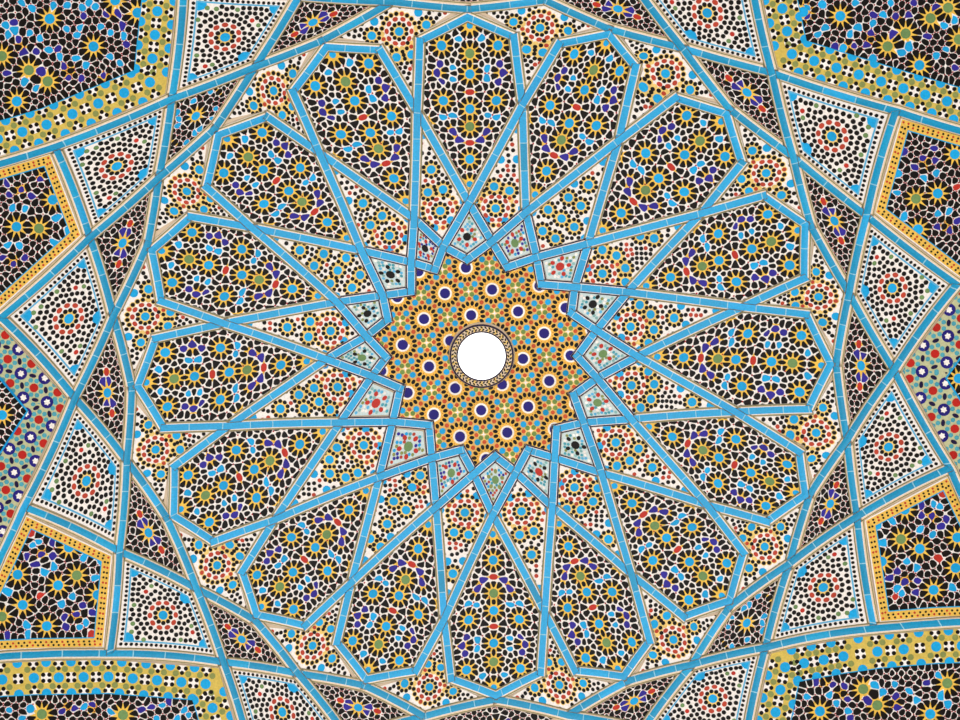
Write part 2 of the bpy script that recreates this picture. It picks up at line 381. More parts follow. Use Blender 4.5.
# ----------------------------------------------------------------------------------------
# mesh collector: polygons in plan (or in the room) -> one mesh object
# ----------------------------------------------------------------------------------------
def outside_circle(p, c, r):
    d = p - c
    m = np.hypot(*d.T)
    if m.min() > r:
        return p
    u = d.mean(0); L = np.hypot(*u)
    if L < 1e-9:
        return None
    u = u / L
    return clip_half(p, -u, -float(u @ c) - r)

class Tiles:
    def __init__(self):
        self.v, self.f, self.c, self.n, self.plan = [], [], [], 0, []
    def face3(self, pts, col):
        self.v.append(pts); self.f.append(list(range(self.n, self.n + len(pts)))); self.c.append(col); self.n += len(pts)
    def tile(self, poly, h, col, low=0.0, sides=True):
        """one tile: its face h above the dome, its edges down to low"""
        if area2(poly) > 0:
            poly = poly[::-1]
        k = len(poly); n = self.n
        if np.ptp(poly, 0).max() > .07:            # a wide tile is bent with the dome
            c = poly.mean(0)
            top = on_dome(np.concatenate([poly, c[None]]), h)
            bot = on_dome(poly, low)
            self.v.append(top); self.v.append(bot)
            for i in range(k):
                j = (i + 1) % k
                self.f.append([n + i, n + j, n + k]); self.c.append(col)
                if sides:
                    self.f.append([n + j, n + i, n + k + 1 + i, n + k + 1 + j]); self.c.append(col)
            self.n += 2 * k + 1
            return
        top = on_dome(poly, h)
        if sides:
            bot = on_dome(poly, low)
            self.v.append(top); self.v.append(bot)
            self.f.append(list(range(n, n + k))); self.c.append(col)
            for i in range(k):
                j = (i + 1) % k
                self.f.append([n + j, n + i, n + k + i, n + k + j]); self.c.append(col)
            self.n += 2 * k
        else:
            self.v.append(top); self.f.append(list(range(n, n + k))); self.c.append(col); self.n += k
    def bed(self, poly, h, col, cell=.05, hole=None, feet=()):
        """a continuous bed following the dome, cut into small cells"""
        lo, hi = poly.min(0), poly.max(0)
        xs = np.arange(math.floor(lo[0] / cell), math.ceil(hi[0] / cell)) * cell
        ys = np.arange(math.floor(lo[1] / cell), math.ceil(hi[1] / cell)) * cell
        for x in xs:
            sl = clip_half(poly, np.array([-1., 0.]), -x)
            sl = None if sl is None else clip_half(sl, np.array([1., 0.]), x + cell)
            if sl is None:
                continue
            for y in ys:
                q = clip_half(sl, np.array([0., -1.]), -y)
                q = None if q is None else clip_half(q, np.array([0., 1.]), y + cell)
                if q is not None and hole is not None:
                    q = outside_circle(q, *hole)
                if q is not None and abs(area2(q)) > 1e-7:
                    for piece in minus_feet(q, feet):
                        self.tile(piece, h, col, sides=False)
    def build(self, name, mat, parent=None, origin=None):
        me = bpy.data.meshes.new(name)
        v = np.concatenate(self.v) if self.v else np.zeros((0, 3))
        if origin is None:
            origin = parent_world(parent) if parent is not None else v.mean(0)
        base = np.asarray(origin, float)
        me.from_pydata((v - base).tolist(), [], self.f)
        at = me.attributes.new('glaze', 'FLOAT_COLOR', 'FACE')
        c = np.ones((len(self.f), 4), np.float32); c[:, :3] = np.array(self.c)
        at.data.foreach_set('color', c.ravel())
        me.materials.append(mat)
        o = bpy.data.objects.new(name, me)
        bpy.context.scene.collection.objects.link(o)
        if parent is not None:
            o.parent = parent
            o.location = base - parent_world(parent)
        else:
            o.location = base
        WORLD[o.name] = base
        return o

WORLD = {}
def parent_world(o):
    return WORLD[o.name]

def tag(o, label=None, cat=None, group=None, kind=None):
    for k, val in (('label', label), ('category', cat), ('group', group), ('kind', kind)):
        if val:
            o[k] = val
    return o

def vary(col, amt=.06):
    k = 1 + rng.uniform(-amt, amt)
    return np.clip(col * k, 0, 1)

# ----------------------------------------------------------------------------------------
# mosaic drawings
# a drawing holds beds, loose tiles and rosettes in drawing units inside an outline
# ----------------------------------------------------------------------------------------
class Drawing:
    def __init__(self, poly, bed='white', field=None, rim=5.0):
        self.poly = np.array(poly, float)
        self.field = self.poly if field is None else np.array(field, float)
        self.bedcol = bed
        self.cut = inset(self.poly, rim)      # the mosaic ends at the mouldings of the bands
        self.hole = None
        self.items = []          # (polygon, height in mm, colour, rosette number or -1, role)
        self.sites = []          # (x, y, colour or None, rosette, kind, wedge centre)
        self.ros = []            # (centre, colour name)
    def add(self, poly, h, col, ros=-1, role='tile'):
        if isinstance(poly, list):
            for p in poly:
                self.add(p, h, col, ros, role)
            return
        self.items.append((np.asarray(poly, float), h, col, ros, role))
    def site(self, p, col=None, ros=-1, kind='cell', wedge=None):
        self.sites.append([float(p[0]), float(p[1]), col, ros, kind, wedge, False])
    def single(self):
        """a number of its own for a tile that is a part by itself"""
        self.count = getattr(self, 'count', 1) + 1
        return -20 - self.count
    # ---- star rosette of the dark fields
    def star(self, c, col='turq', n=10, a0=math.pi / 2, rp=9.7, k=1.0, blues=(), r0=None):
        c = np.array(c, float)
        i = len(self.ros); self.ros.append((c, col))
        self.add(rays(c, 5.8 * k, 11.6 * k, n, a0 + math.pi / n), .9, 'yellow', i)
        self.add(ngon(c, (r0 or 4.8) * k, 10, .2), 2.6, col, i, 'centre')
        self.site(c, None, i, 'centre')
        for j in range(n):
            a = a0 + j * 2 * math.pi / n
            p = c + rp * k * np.array([math.cos(a), math.sin(a)])
            self.site(p, 'blue' if j in blues else 'black', i, 'cell', c)
    # ---- dotted rosette of the white fields
    def dots(self, c, main=False, k=1.0, n=10, ring='rust', a0=0.3, rc=4.4, rb=7.7, rr=12.5, dark='black', halo='straw', n_out=20):
        c = np.array(c, float)
        i = len(self.ros); self.ros.append((c, 'turq'))
        self.add(ngon(c, (rb + (.9 if n_out else -.2)) * k, 20), .85, halo, i)
        self.add(ngon(c, rc * k, 12), 2.6, 'turq', i, 'centre')
        self.site(c, None, i, 'centre')
        for j in range(n):
            a = a0 + j * 2 * math.pi / n
            p = c + rb * k * np.array([math.cos(a), math.sin(a)])
            self.site(p, dark, i, 'disc')
            if main:
                a += math.pi / n
                p = c + rr * k * np.array([math.cos(a), math.sin(a)])
                self.site(p, ring, i, 'oval', c)
        for j in range(n_out if main else 0):
            a = a0 + (j + .5) * 2 * math.pi / n_out
            self.add(ngon(c + 17.5 * np.array([math.cos(a), math.sin(a)]), 2.9, 8), .9, halo, -1)
            self.site(c + 17.5 * np.array([math.cos(a), math.sin(a)]), 'rust' if j % 7 == 3 else dark, -1, 'disc')
    def merge_sites(self, d):
        """tiles shared by two rosettes become one; explicit colours win"""
        s = self.sites
        keep = []
        for q in s:
            hit = None
            for t in keep:
                if q[4] != 'centre' and t[4] != 'centre' and math.hypot(q[0] - t[0], q[1] - t[1]) < d:
                    hit = t; break
                if (q[4] == 'centre') != (t[4] == 'centre') and math.hypot(q[0] - t[0], q[1] - t[1]) < d * 1.1:
                    hit = t; break
            if hit is None:
                keep.append(list(q))
            elif q[4] == 'centre':
                hit[:] = q
            elif hit[4] != 'centre':
                if q[3] >= 0 and hit[3] >= 0 and q[3] != hit[3]:
                    hit[0] = (hit[0] + q[0]) / 2; hit[1] = (hit[1] + q[1]) / 2
                    hit[5] = None
                if q[3] < 0:
                    hit[2] = q[2]
        self.sites = keep
    def fill(self, d, pick, kind='cell', margin=0.0, rc=None, step=.75, jitter=0.0):
        """packs further tiles between the ones drawn, about d apart"""
        lo, hi = self.field.min(0), self.field.max(0)
        gx, gy = np.meshgrid(np.arange(lo[0], hi[0], step), np.arange(lo[1], hi[1], step))
        g = np.stack([gx.ravel(), gy.ravel()], 1)
        g = g[inside(self.field, g)]
        if margin:
            g = g[edge_dist(self.field, g) > margin]
        if not len(g):
            return
        dm = np.full(len(g), 1e9)
        for q in self.sites:
            r = np.hypot(g[:, 0] - q[0], g[:, 1] - q[1])
            if q[4] == 'centre':
                r = r - (rc if rc is not None else 3.0)
            elif q[4] == 'big':
                r = r - 2.0
            dm = np.minimum(dm, r)
        if not self.sites:
            dm[np.argmin(np.hypot(*(g - g.mean(0)).T))] = d
        while True:
            ok = dm >= d
            if not ok.any():
                break
            i = int(np.argmin(np.where(ok, dm, 1e9)))
            p = g[i]
            self.site(p, pick(p), -1, kind)
            self.sites[-1][6] = True
            dm = np.minimum(dm, np.hypot(g[:, 0] - p[0], g[:, 1] - p[1]))
    def relax(self, rounds=3, step=.8, rc=2.5, pull=.8):
        """evens out the tiles that were packed in, the drawn ones stay"""
        lo, hi = self.field.min(0), self.field.max(0)
        gx, gy = np.meshgrid(np.arange(lo[0], hi[0], step), np.arange(lo[1], hi[1], step))
        g = np.stack([gx.ravel(), gy.ravel()], 1)
        g = g[inside(self.field, g)]
        for _ in range(rounds):
            best = np.full(len(g), 1e9); who = np.zeros(len(g), int)
            for i, q in enumerate(self.sites):
                r = np.hypot(g[:, 0] - q[0], g[:, 1] - q[1]) - (rc if q[4] == 'centre' else 0)
                m = r < best
                best[m] = r[m]; who[m] = i
            for i, q in enumerate(self.sites):
                if q[6]:
                    m = who == i
                    if m.sum() > 3:
                        c = g[m].mean(0)
                        q[0] += (c[0] - q[0]) * pull; q[1] += (c[1] - q[1]) * pull
    def settle(self, gap=1.7, cap=5.2, wedge=True, disc=2.15, red_dots=None, cell_h=2.4):
        """turns the tile positions into tile shapes (cells that leave a joint of width gap)"""
        P = np.array([[q[0], q[1]] for q in self.sites])
        verts = []
        for i, q in enumerate(self.sites):
            c = P[i]
            if q[4] in ('centre', 'mark', 'hub'):
                continue
            if q[4] == 'disc':
                self.add(ngon(c, disc, 8, rng.random()), cell_h, q[2], q[3]); continue
            if q[4] == 'big':
                self.add(ngon(c, 3.6, 10, rng.random()), cell_h, q[2], q[3]); continue
            if q[4] == 'lozenge':
                rx, ry, ang = q[5]
                t = np.arange(12) * math.pi / 6 + math.pi / 12
                e = np.stack([np.sign(np.cos(t)) * np.abs(np.cos(t)) ** .8 * rx, np.sign(np.sin(t)) * np.abs(np.sin(t)) ** .8 * ry], 1)
                cs, sn = math.cos(ang), math.sin(ang)
                self.add(e @ np.array([[cs, sn], [-sn, cs]]) + c, cell_h, q[2], self.single(), 'lozenge_tile')
                for sg in (-1, 1):
                    tip = np.array([[sg * (rx + 3.6), 0], [sg * (rx - 1), ry * .55], [sg * (rx - 1), -ry * .55]])
                    self.add(tip @ np.array([[cs, sn], [-sn, cs]]) + c, 1.1, 'yellow', -1)
                continue
            if q[4] == 'oval':
                v = c - q[5] if q[5] is not None else np.array([1., 0.])
                self.add(ngon(c, disc * 1.02, 9, 0, 1.28, math.atan2(v[1], v[0]) + math.pi / 2), cell_h, q[2], q[3]); continue
            D = P - c
            r = np.hypot(D[:, 0], D[:, 1])
            order = np.argsort(r)[1:20]
            big = 1.3 if q[2] == 'red' and q[3] < 0 else 1.0
            poly = ngon(c, cap * big, 12)
            raw = poly
            for j in order:
                if r[j] > 2.4 * cap or r[j] < 1e-6:
                    break
                n = D[j] / r[j]
                if self.sites[j][4] == 'lozenge':
                    rx, ry, ang = self.sites[j][5]
                    t = math.atan2(-n[1], -n[0]) - ang
                    rad = 1 / math.sqrt((math.cos(t) / rx) ** 2 + (math.sin(t) / ry) ** 2)
                    off = max(r[j] - rad - gap / 2, r[j] * .3)
                elif self.sites[j][4] == 'centre':
                    off = max(r[j] - 5.4, r[j] * .3) if q[5] is None else r[j] - 5.2
                else:
                    off = r[j] / 2
                raw = clip_half(raw, n, float(n @ c) + off) if raw is not None else None
                poly = clip_half(poly, n, float(n @ c) + off - gap / 2) if poly is not None else None
            if poly is None:
                continue
            if q[5] is not None and wedge and q[4] == 'cell':
                ctr = q[5]
                v = c - ctr; L = math.hypot(*v); u = v / L
                for s in (1, -1):
                    ang = .49
                    w = np.array([u[0] * math.cos(ang) - s * u[1] * math.sin(ang), u[1] * math.cos(ang) + s * u[0] * math.sin(ang)])
                    nn = np.array([-w[1], w[0]]) * s
                    apex = ctr + u * (L * .47)
                    poly = clip_half(poly, nn, float(nn @ apex))
                    if poly is None:
                        break
            if poly is None:
                continue
            if raw is not None:
                verts += [v for v in raw if 2.6 < math.hypot(*(v - c)) < cap * .97]
            if abs(area2(poly)) > 2.5:
                self.add(soften(poly), cell_h, q[2], q[3])
        if red_dots and verts:
            V = np.array(verts)
            used = np.zeros(len(V), bool)
            for i in range(len(V)):
                if used[i]:
                    continue
                m = np.hypot(*(V - V[i]).T) < 2.2
                used |= m
                if m.sum() >= 3:
                    p = V[m].mean(0)
                    dd = np.hypot(*(P - p).T).min()
                    if dd > 3.5:
                        self.add(ngon(p, red_dots, 5, rng.random() * 6), 1.9, 'dot', -1)
    # ---- lines and borders
    def line_border(self, d, w, col, h=1.6, role='line_border', edges=None):
        A, B = inset(self.poly, d), inset(self.poly, d + w)
        m = len(A)
        for i in range(m):
            if edges is not None and i not in edges:
                continue
            a0, a1, b0, b1 = A[i], A[(i + 1) % m], B[i], B[(i + 1) % m]
            L = math.hypot(*(a1 - a0)); k = max(1, int(L / 9))
            for t in range(k):
                s0, s1 = t / k, (t + 1) / k
                self.add(np.array([a0 + (a1 - a0) * s0, a0 + (a1 - a0) * s1, b0 + (b1 - b0) * s1, b0 + (b1 - b0) * s0]), h, col, -1, role)
    def dot_border(self, d, pitch, r, col, h=2.4, role='dotted_border', zig=0.0, edges=None, n=4, a0=0.0):
        A = inset(self.poly, d)
        m = len(A)
        s = 1 if area2(self.poly) > 0 else -1
        for i in range(m):
            if edges is not None and i not in edges:
                continue
            a, b = A[i], A[(i + 1) % m]
            e = b - a; L = math.hypot(*e); k = max(1, int(round(L / pitch)))
            u = e / L; nv = np.array([-u[1], u[0]]) * s
            for t in range(k):
                p = a + e * (t / k) + nv * (zig * (1 if t % 2 else -1))
                self.add(ngon(p, r, n, math.atan2(u[1], u[0]) + a0), h, col, -1, role)

def realise(dr, target, name, rosette_name='star_rosette', warp=None):
    """builds a drawing on the dome inside the plan outline target; the field is the thing, its rosettes and borders its parts"""
    tgt = np.array(target, float)
    src = dr.cut
    if warp is None:
        warp = lambda p: mvc(dr.poly, tgt, p)
    cen = src.mean(0)
    ctr = warp(np.array([cen]))[0] if inside(src, [cen])[0] else tgt.mean(0)
    origin = on_dome(ctr)
    field = Tiles()
    edge = []
    for i in range(len(src)):
        a, b = src[i], src[(i + 1) % len(src)]
        n = max(1, int(np.hypot(*(b - a)) / 12))
        edge += [a + (b - a) * t / n for t in range(n)]
    hole = None
    if dr.hole is not None:
        hc = warp(np.array([dr.hole[0]]))[0]
        hole = (hc, dr.hole[1] * scale_at(hc))
    feet = feet_near(tgt.min(0) - .3, tgt.max(0) + .3)
    field.bed(warp(np.array(edge)), -.001, COL[dr.bedcol], hole=hole, feet=feet)
    groups = {}
    allv = np.concatenate([q[0] for q in dr.items]) if dr.items else np.zeros((0, 2))
    ins = inside(src, allv)
    pos = 0
    centres = {}
    for poly, h, col, ros, role in dr.items:
        k = len(poly); m = ins[pos:pos + k]; pos += k
        if not m.any():
            if not inside(poly, src).any():
                continue
        p = poly
        if not m.all():
            p = clip_to_convex(src, poly)
            if p is None or len(p) < 3 or abs(area2(p)) < .8:
                continue
        if dr.hole is not None:
            p = outside_circle(p, *dr.hole)
            if p is None or len(p) < 3 or abs(area2(p)) < .8:
                continue
        q = warp(p)
        t = groups.setdefault((role if ros < 0 else 'r', ros), Tiles()) if (ros >= 0 or role != 'tile') else field
        if role == 'centre':
            t = centres.setdefault(ros, Tiles())
        cc = vary(COL[col], .10 if (t is field or ros >= 0) else .05)
        for piece in minus_feet(q, feet):
            t.tile(piece, (h + .6) / 1000, cc, -.001)
    root = field.build(name, MAT_MOSAIC, None, origin)
    for (role, ros), t in groups.items():
        if not t.f:
            continue
        if role == 'r':
            if len(t.f) < 30:      # only a sliver of it shows beside the band: it stays in the field
                merge(root, t, origin)
                if ros in centres:
                    merge(root, centres.pop(ros), origin)
                continue
            cname = dr.ros[ros][1]
            o = t.build(rosette_name, MAT_MOSAIC, root, None)
            if ros in centres and centres[ros].f:
                c = centres.pop(ros).build('centre_tile', MAT_MOSAIC, o, None)
                tag(c, WORD[cname] + ' centre tile')
        else:
            t.build(role, MAT_MOSAIC, root, None)
    for t in centres.values():
        if t.f:
            merge(root, t, origin)
    return root

WORD = dict(turq='turquoise', green='sage green', navy='navy blue', black='black', red='red', white='white', teal='turquoise', sky='turquoise')

def merge(root, t, origin):
    if not t.f:
        return
    me = root.data
    v0 = len(me.vertices)
    v = np.concatenate(t.v) - origin
    vs = [tuple(x.co) for x in me.vertices] + v.tolist()
    fs = [list(p.vertices) for p in me.polygons] + [[i + v0 for i in f] for f in t.f]
    n0 = len(me.polygons)
    c = np.ones((len(fs), 4), np.float32)
    old = np.empty(n0 * 4, np.float32); me.attributes['glaze'].data.foreach_get('color', old)
    c[:n0] = old.reshape(-1, 4); c[n0:, :3] = np.array(t.c)
    me.clear_geometry()
    me.from_pydata(vs, [], fs)
    at = me.attributes.get('glaze') or me.attributes.new('glaze', 'FLOAT_COLOR', 'FACE')
    at.data.foreach_set('color', c.ravel())

def black(p):
    return 'black'

def U(crop, pts):
    """points read at six times size from a tile of the drawing that starts at crop"""
    return [(crop[0] + x / 6.0, crop[1] + y / 6.0) for x, y in pts]

# ----------------------------------------------------------------------------------------
# where things are, in words
# ----------------------------------------------------------------------------------------
ORD = ['', 'first', 'second', 'third', 'fourth']
def petal_word(k):
    if k in (0, 8):
        return ('topmost', 'bottommost')[k // 8]
    if k <= 4: return ORD[k] + ' anticlockwise from topmost'
    if k < 8: return ORD[8 - k] + ' clockwise from bottommost'
    if k < 12: return ORD[k - 8] + ' anticlockwise from bottommost'
    return ORD[16 - k] + ' clockwise from topmost'
def gap_word(k):
    n, way, end = (k + 1, 'anticlockwise', 'topmost') if k < 4 else (8 - k, 'clockwise', 'bottommost') if k < 8 else (k - 7, 'anticlockwise', 'bottommost') if k < 12 else (16 - k, 'clockwise', 'topmost')
    return '%s gap %s from the %s petal' % (ORD[n], way, end)
PETAL = [petal_word(k) for k in range(16)]
AT = ['the %s petal' % PETAL[k] if k in (0, 8) else 'the petal ' + PETAL[k] for k in range(16)]
GAP = [gap_word(k) for k in range(16)]

def nd(t, k):
    return np.array(NODE[t][k % 16])

# ----------------------------------------------------------------------------------------
# ceiling shell
# ----------------------------------------------------------------------------------------
def ceiling():
    nr, ns = 48, 96
    r_hole = .20
    vs, fs = [], []
    th0 = math.asin(r_hole / RS)
    for layer, R in ((0, RS + .012), (1, RS + .35)):
        for i in range(nr + 1):
            th = th0 + (math.pi / 2 - th0) * i / nr
            for j in range(ns):
                a = 2 * math.pi * j / ns
                vs.append((R * math.sin(th) * math.cos(a), R * math.sin(th) * math.sin(a), ZC + R * math.cos(th)))
    L = (nr + 1) * ns
    for i in range(nr):
        for j in range(ns):
            k = (j + 1) % ns
            fs.append([i * ns + j, i * ns + k, (i + 1) * ns + k, (i + 1) * ns + j][::-1])
            fs.append([L + i * ns + j, L + i * ns + k, L + (i + 1) * ns + k, L + (i + 1) * ns + j])
    for i in (0, nr):
        for j in range(ns):
            k = (j + 1) % ns
            fs.append([i * ns + j, i * ns + k, L + i * ns + k, L + i * ns + j])
    me = bpy.data.meshes.new('ceiling'); me.from_pydata(vs, [], fs); me.materials.append(MAT_PLASTER)
    o = bpy.data.objects.new('ceiling', me); bpy.context.scene.collection.objects.link(o)
    tag(o, 'domed masonry ceiling behind the tile mosaics', 'ceiling', None, 'structure')

ceiling()

# ----------------------------------------------------------------------------------------
# bands of glazed tile
# ----------------------------------------------------------------------------------------
FOOT = []         # plan footprints of the bands laid so far: a later band stops where it meets an earlier one

def minus_feet(poly, feet):
    """poly (x, y, height) less the convex footprints"""
    todo = [poly]
    for lo, hi, lines in feet:
        nxt = []
        for p in todo:
            if (p[:, :2].min(0) > hi).any() or (p[:, :2].max(0) < lo).any():
                nxt.append(p); continue
            rest = p
            for n, dd in lines:
                if rest is None:
                    break
                n3 = np.array([n[0], n[1], 0.0][:p.shape[1]])
                out = clip_half(rest, -n3, -dd)
                if out is not None and len(out) > 2:
                    nxt.append(out)
                rest = clip_half(rest, n3, dd)
        todo = nxt
        if not todo:
            break
    return [p for p in todo if abs(area2(p)) > 2e-6]

def feet_near(lo, hi, which=None):
    return [f for f in (FOOT if which is None else which) if not ((f[0] > hi).any() or (f[1] < lo).any())]

EDGE = {'cream': 2.7, 'inner': 2.2, 'outer': 3.2}
PROFILE = {'cream': [(0, 16, .6, 13, 'white'), (.6, 13, 1.2, 10, 'cream'), (1.2, 10, 2.2, 7, 'moss'), (2.2, 7, 2.7, -5, 'edge')],
           'inner': [(0, 16, .7, 12, 'white'), (.7, 12, 1.9, 7, 'ink'), (1.9, 7, 2.2, -5, 'edge')],
           'outer': [(0, 16, .7, 13, 'edge'), (.7, 13, 1.7, 9, 'cream'), (1.7, 9, 2.6, 7, 'moss'), (2.6, 7, 3.2, -5, 'cream')]}
CORE = []         # footprints of the tile strips alone
PLANS = []

class Path:
    """the course of one band: mitred segments that can be walked along"""
    def __init__(self, pts, styles, ext, half=3.4):
        pts = [np.array(p, float) for p in pts]
        pts[0] = pts[0] + (pts[0] - pts[1]) / np.hypot(*(pts[0] - pts[1])) * ext[0]
        pts[-1] = pts[-1] + (pts[-1] - pts[-2]) / np.hypot(*(pts[-1] - pts[-2])) * ext[1]
        self.pts, self.styles, self.half = pts, styles, half
        self.seg = [(b - a) / np.hypot(*(b - a)) for a, b in zip(pts, pts[1:])]
        self.len = [float(np.hypot(*(b - a))) for a, b in zip(pts, pts[1:])]
        self.nor = [np.array([-q[1], q[0]]) for q in self.seg]
        self.mit = []
        for i in range(len(pts)):
            if i == 0: self.mit.append(self.nor[0])
            elif i == len(pts) - 1: self.mit.append(self.nor[-1])
            else:
                v = self.nor[i - 1] + self.nor[i]; v = v / np.hypot(*v)
                self.mit.append(v / max(v @ self.nor[i], .35))
    def lateral(self, i, p):
        """unit step sideways on the dome at plan point p, split into across and along the segment in plan"""
        u = self.seg[i]
        z = math.sqrt(max(RS * RS - p @ p, .05))
        T = np.array([u[0], u[1], -(p @ u) / z]); T /= np.linalg.norm(T)
        N = np.array([p[0], p[1], z]) / RS
        W = np.cross(N, T)
        a = W[:2] @ self.nor[i]
        return (abs(a), W[:2] @ u * (1 if a > 0 else -1))
    def skew(self, i):
        return min(.09, self.len[i] / 3)
    def at(self, i, q, off):
        L, k = self.len[i], self.skew(i)
        s0, s1 = scale_at(self.pts[i]), scale_at(self.pts[i + 1])
        (a0, b0), (a1, b1) = self.lateral(i, self.pts[i]), self.lateral(i, self.pts[i + 1])
        if i > 0: a0 = (a0 + self.lateral(i - 1, self.pts[i])[0]) / 2
        if i < len(self.seg) - 1: a1 = (a1 + self.lateral(i + 1, self.pts[i + 1])[0]) / 2
        across = (a0 * s0) + (a1 * s1 - a0 * s0) * q / L
        along = (b0 * s0) + (b1 * s1 - b0 * s0) * q / L
        mid = self.nor[i] * across + self.seg[i] * along
        w = mid
        if q < k: w = self.mit[i] * across + (mid - self.mit[i] * across) * (q / k)
        elif q > L - k: w = self.mit[i + 1] * across + (mid - self.mit[i + 1] * across) * ((L - q) / k)
        return self.pts[i] + self.seg[i] * q + w * off
    def foot(self, i, tot):
        e0 = self.seg[i] * (.014 if i > 0 else .002)
        e1 = self.seg[i] * (.014 if i < len(self.seg) - 1 else .002)
        hull = [self.at(i, 0, -tot) - e0, self.at(i, self.len[i], -tot) + e1, self.at(i, self.len[i], tot) + e1, self.at(i, 0, tot) - e0]
        if area2(np.array(hull)) < 0:
            hull = hull[::-1]
        lines = []
        for u, v in zip(hull, hull[1:] + hull[:1]):
            e = (v - u) / np.hypot(*(v - u)); n = np.array([e[1], -e[0]])
            lines.append((n, float(n @ u)))
        H = np.array(hull)
        return (H.min(0), H.max(0), lines)

def band(pts, styles, name, label, group, tints, ext=(0., 0.), tile=.2):
    """plans a raised band along plan points; styles per segment: 'cream', 'inner' or 'outer' edging"""
    p = Path(pts, styles, ext)
    core = [p.foot(i, p.half + .75) for i in range(len(p.seg))]
    full = [p.foot(i, p.half + EDGE[styles[i]] + .12) for i in range(len(p.seg))]
    PLANS.append((p, name, label, group, tints, tile, core, full))

def pieces_of(t):
    """the connected runs of a strip: where a crossing band cuts it, each side is a tile run of its own"""
    n = len(t.f)
    box = [(p.min(0) - 6e-4, p.max(0) + 6e-4) for p in t.plan]
    up = list(range(n))
    def find(i):
        while up[i] != i:
            up[i] = up[up[i]]; i = up[i]
        return i
    for i in range(n):
        for j in range(i + 1, n):
            if (box[i][0] > box[j][1]).any() or (box[j][0] > box[i][1]).any():
                continue
            a, b = find(i), find(j)
            if a != b and (edge_dist(t.plan[i], t.plan[j]).min() < 5e-4 or edge_dist(t.plan[j], t.plan[i]).min() < 5e-4):
                up[a] = b
    out = {}
    for i in range(n):
        q = out.setdefault(find(i), Tiles())
        q.face3(t.v[i], t.c[i])
    big = [q for q in out.values() if len(q.f) > 1]
    return sorted(big, key=lambda q: -len(q.f))

def lay_bands():
    """lays the planned bands: at a crossing the earlier strip runs through, and no edging crosses a strip"""
    done_core, done_full = [], []
    allcore = [(n, c) for n, pl in enumerate(PLANS) for c in pl[6]]
    for num, (p, name, label, group, tints, tile, core, full) in enumerate(PLANS):
        lo = np.min(p.pts, 0) - .2; hi = np.max(p.pts, 0) + .2
        f_strip = feet_near(lo, hi, done_core)
        f_edge = feet_near(lo, hi, [c for n, c in allcore if n != num]) + feet_near(lo, hi, done_full)
        def lay(t, quad, hs, col, feet):
            p3 = np.concatenate([np.array(quad), np.array(hs)[:, None]], 1)
            for q in minus_feet(p3, feet):
                P = on_dome(q[:, :2], q[:, 2])
                t.face3(P if area2(q[:, :2]) < 0 else P[::-1], col)
                t.plan.append(q[:, :2])
        root = bpy.data.objects.new(name, None)
        bpy.context.scene.collection.objects.link(root)
        base = on_dome(p.pts[len(p.pts) // 2]); root.location = base; WORLD[root.name] = base
        root.empty_display_size = .1
        tag(root, label, 'tile band', group)
        run = rng.uniform(0, tile)
        col = vary(pick_tint(tints), .07)
        half = p.half
        for i in range(len(p.seg)):
            L = p.len[i]; k = p.skew(i)
            strips = [Tiles()]; edges = [[Tiles()], [Tiles()]]
            cuts = {0.0, L, k, L - k}
            q = tile - run
            joints = []
            while q < L - .012:
                joints.append(q); cuts |= {q, q + .007}
                q += tile * rng.uniform(.8, 1.2)
            run = (L - joints[-1]) if joints else run + L
            run = min(run, tile * .98)
            cl = sorted(cuts)
            fine = [cl[0]]
            for c in cl[1:]:
                m = max(1, int(math.ceil((c - fine[-1]) / .06)))
                f0 = fine[-1]
                fine += [f0 + (c - f0) * (t + 1) / m for t in range(m)]
            A = lambda s_, o_: p.at(i, s_, o_)
            for s0, s1 in zip(fine, fine[1:]):
                if s1 - s0 < 1e-6:
                    continue
                isj = any(abs(s0 - j) < 1e-6 for j in joints)
                if isj:
                    col = vary(pick_tint(tints), .07)
                cc = COL['joint'] if isj else col
                hh = .0152 if isj else .016
                lay(strips[-1], [A(s0, -half), A(s0, 0), A(s1, 0), A(s1, -half)], [hh, hh + .002, hh + .002, hh], cc, f_strip)
                lay(strips[-1], [A(s0, 0), A(s0, half), A(s1, half), A(s1, 0)], [hh + .002, hh, hh, hh + .002], cc, f_strip)
                for sd, sg in ((0, -1), (1, 1)):
                    for (o0, h0, o1, h1, cn) in PROFILE[p.styles[i]]:
                        o0 += half; o1 += half
                        lay(edges[sd][-1], [A(s0, sg * o0), A(s0, sg * o1), A(s1, sg * o1), A(s1, sg * o0)], [h0 / 1000, h1 / 1000, h1 / 1000, h0 / 1000], COL[cn], f_edge)
            strips = pieces_of(strips[0])
            if not strips:
                continue
            runs = [t.build('tile_run', MAT_BAND, root, None) for t in strips]
            for e in pieces_of(edges[0][0]) + pieces_of(edges[1][0]):
                if len(e.f) > 1:
                    tag(e.build('edging', MAT_GROUT, root, None), 'navy-lined edging' if p.styles[i] == 'inner' else 'cream and olive edging')
        done_core += core; done_full += full
    FOOT.extend(done_full)

def pick_tint(t):
    r = rng.random()
    for w, c in t:
        if r < w:
            return COL[c]
        r -= w
    return COL[t[0][1]]

INNER_T = [(.93, 'sky'), (.055, 'turq'), (.015, 'teal')]
OUTER_T = [(.80, 'teal'), (.15, 'lagoon'), (.05, 'sky')]

def side_word(k):
    return AT[k][4:]

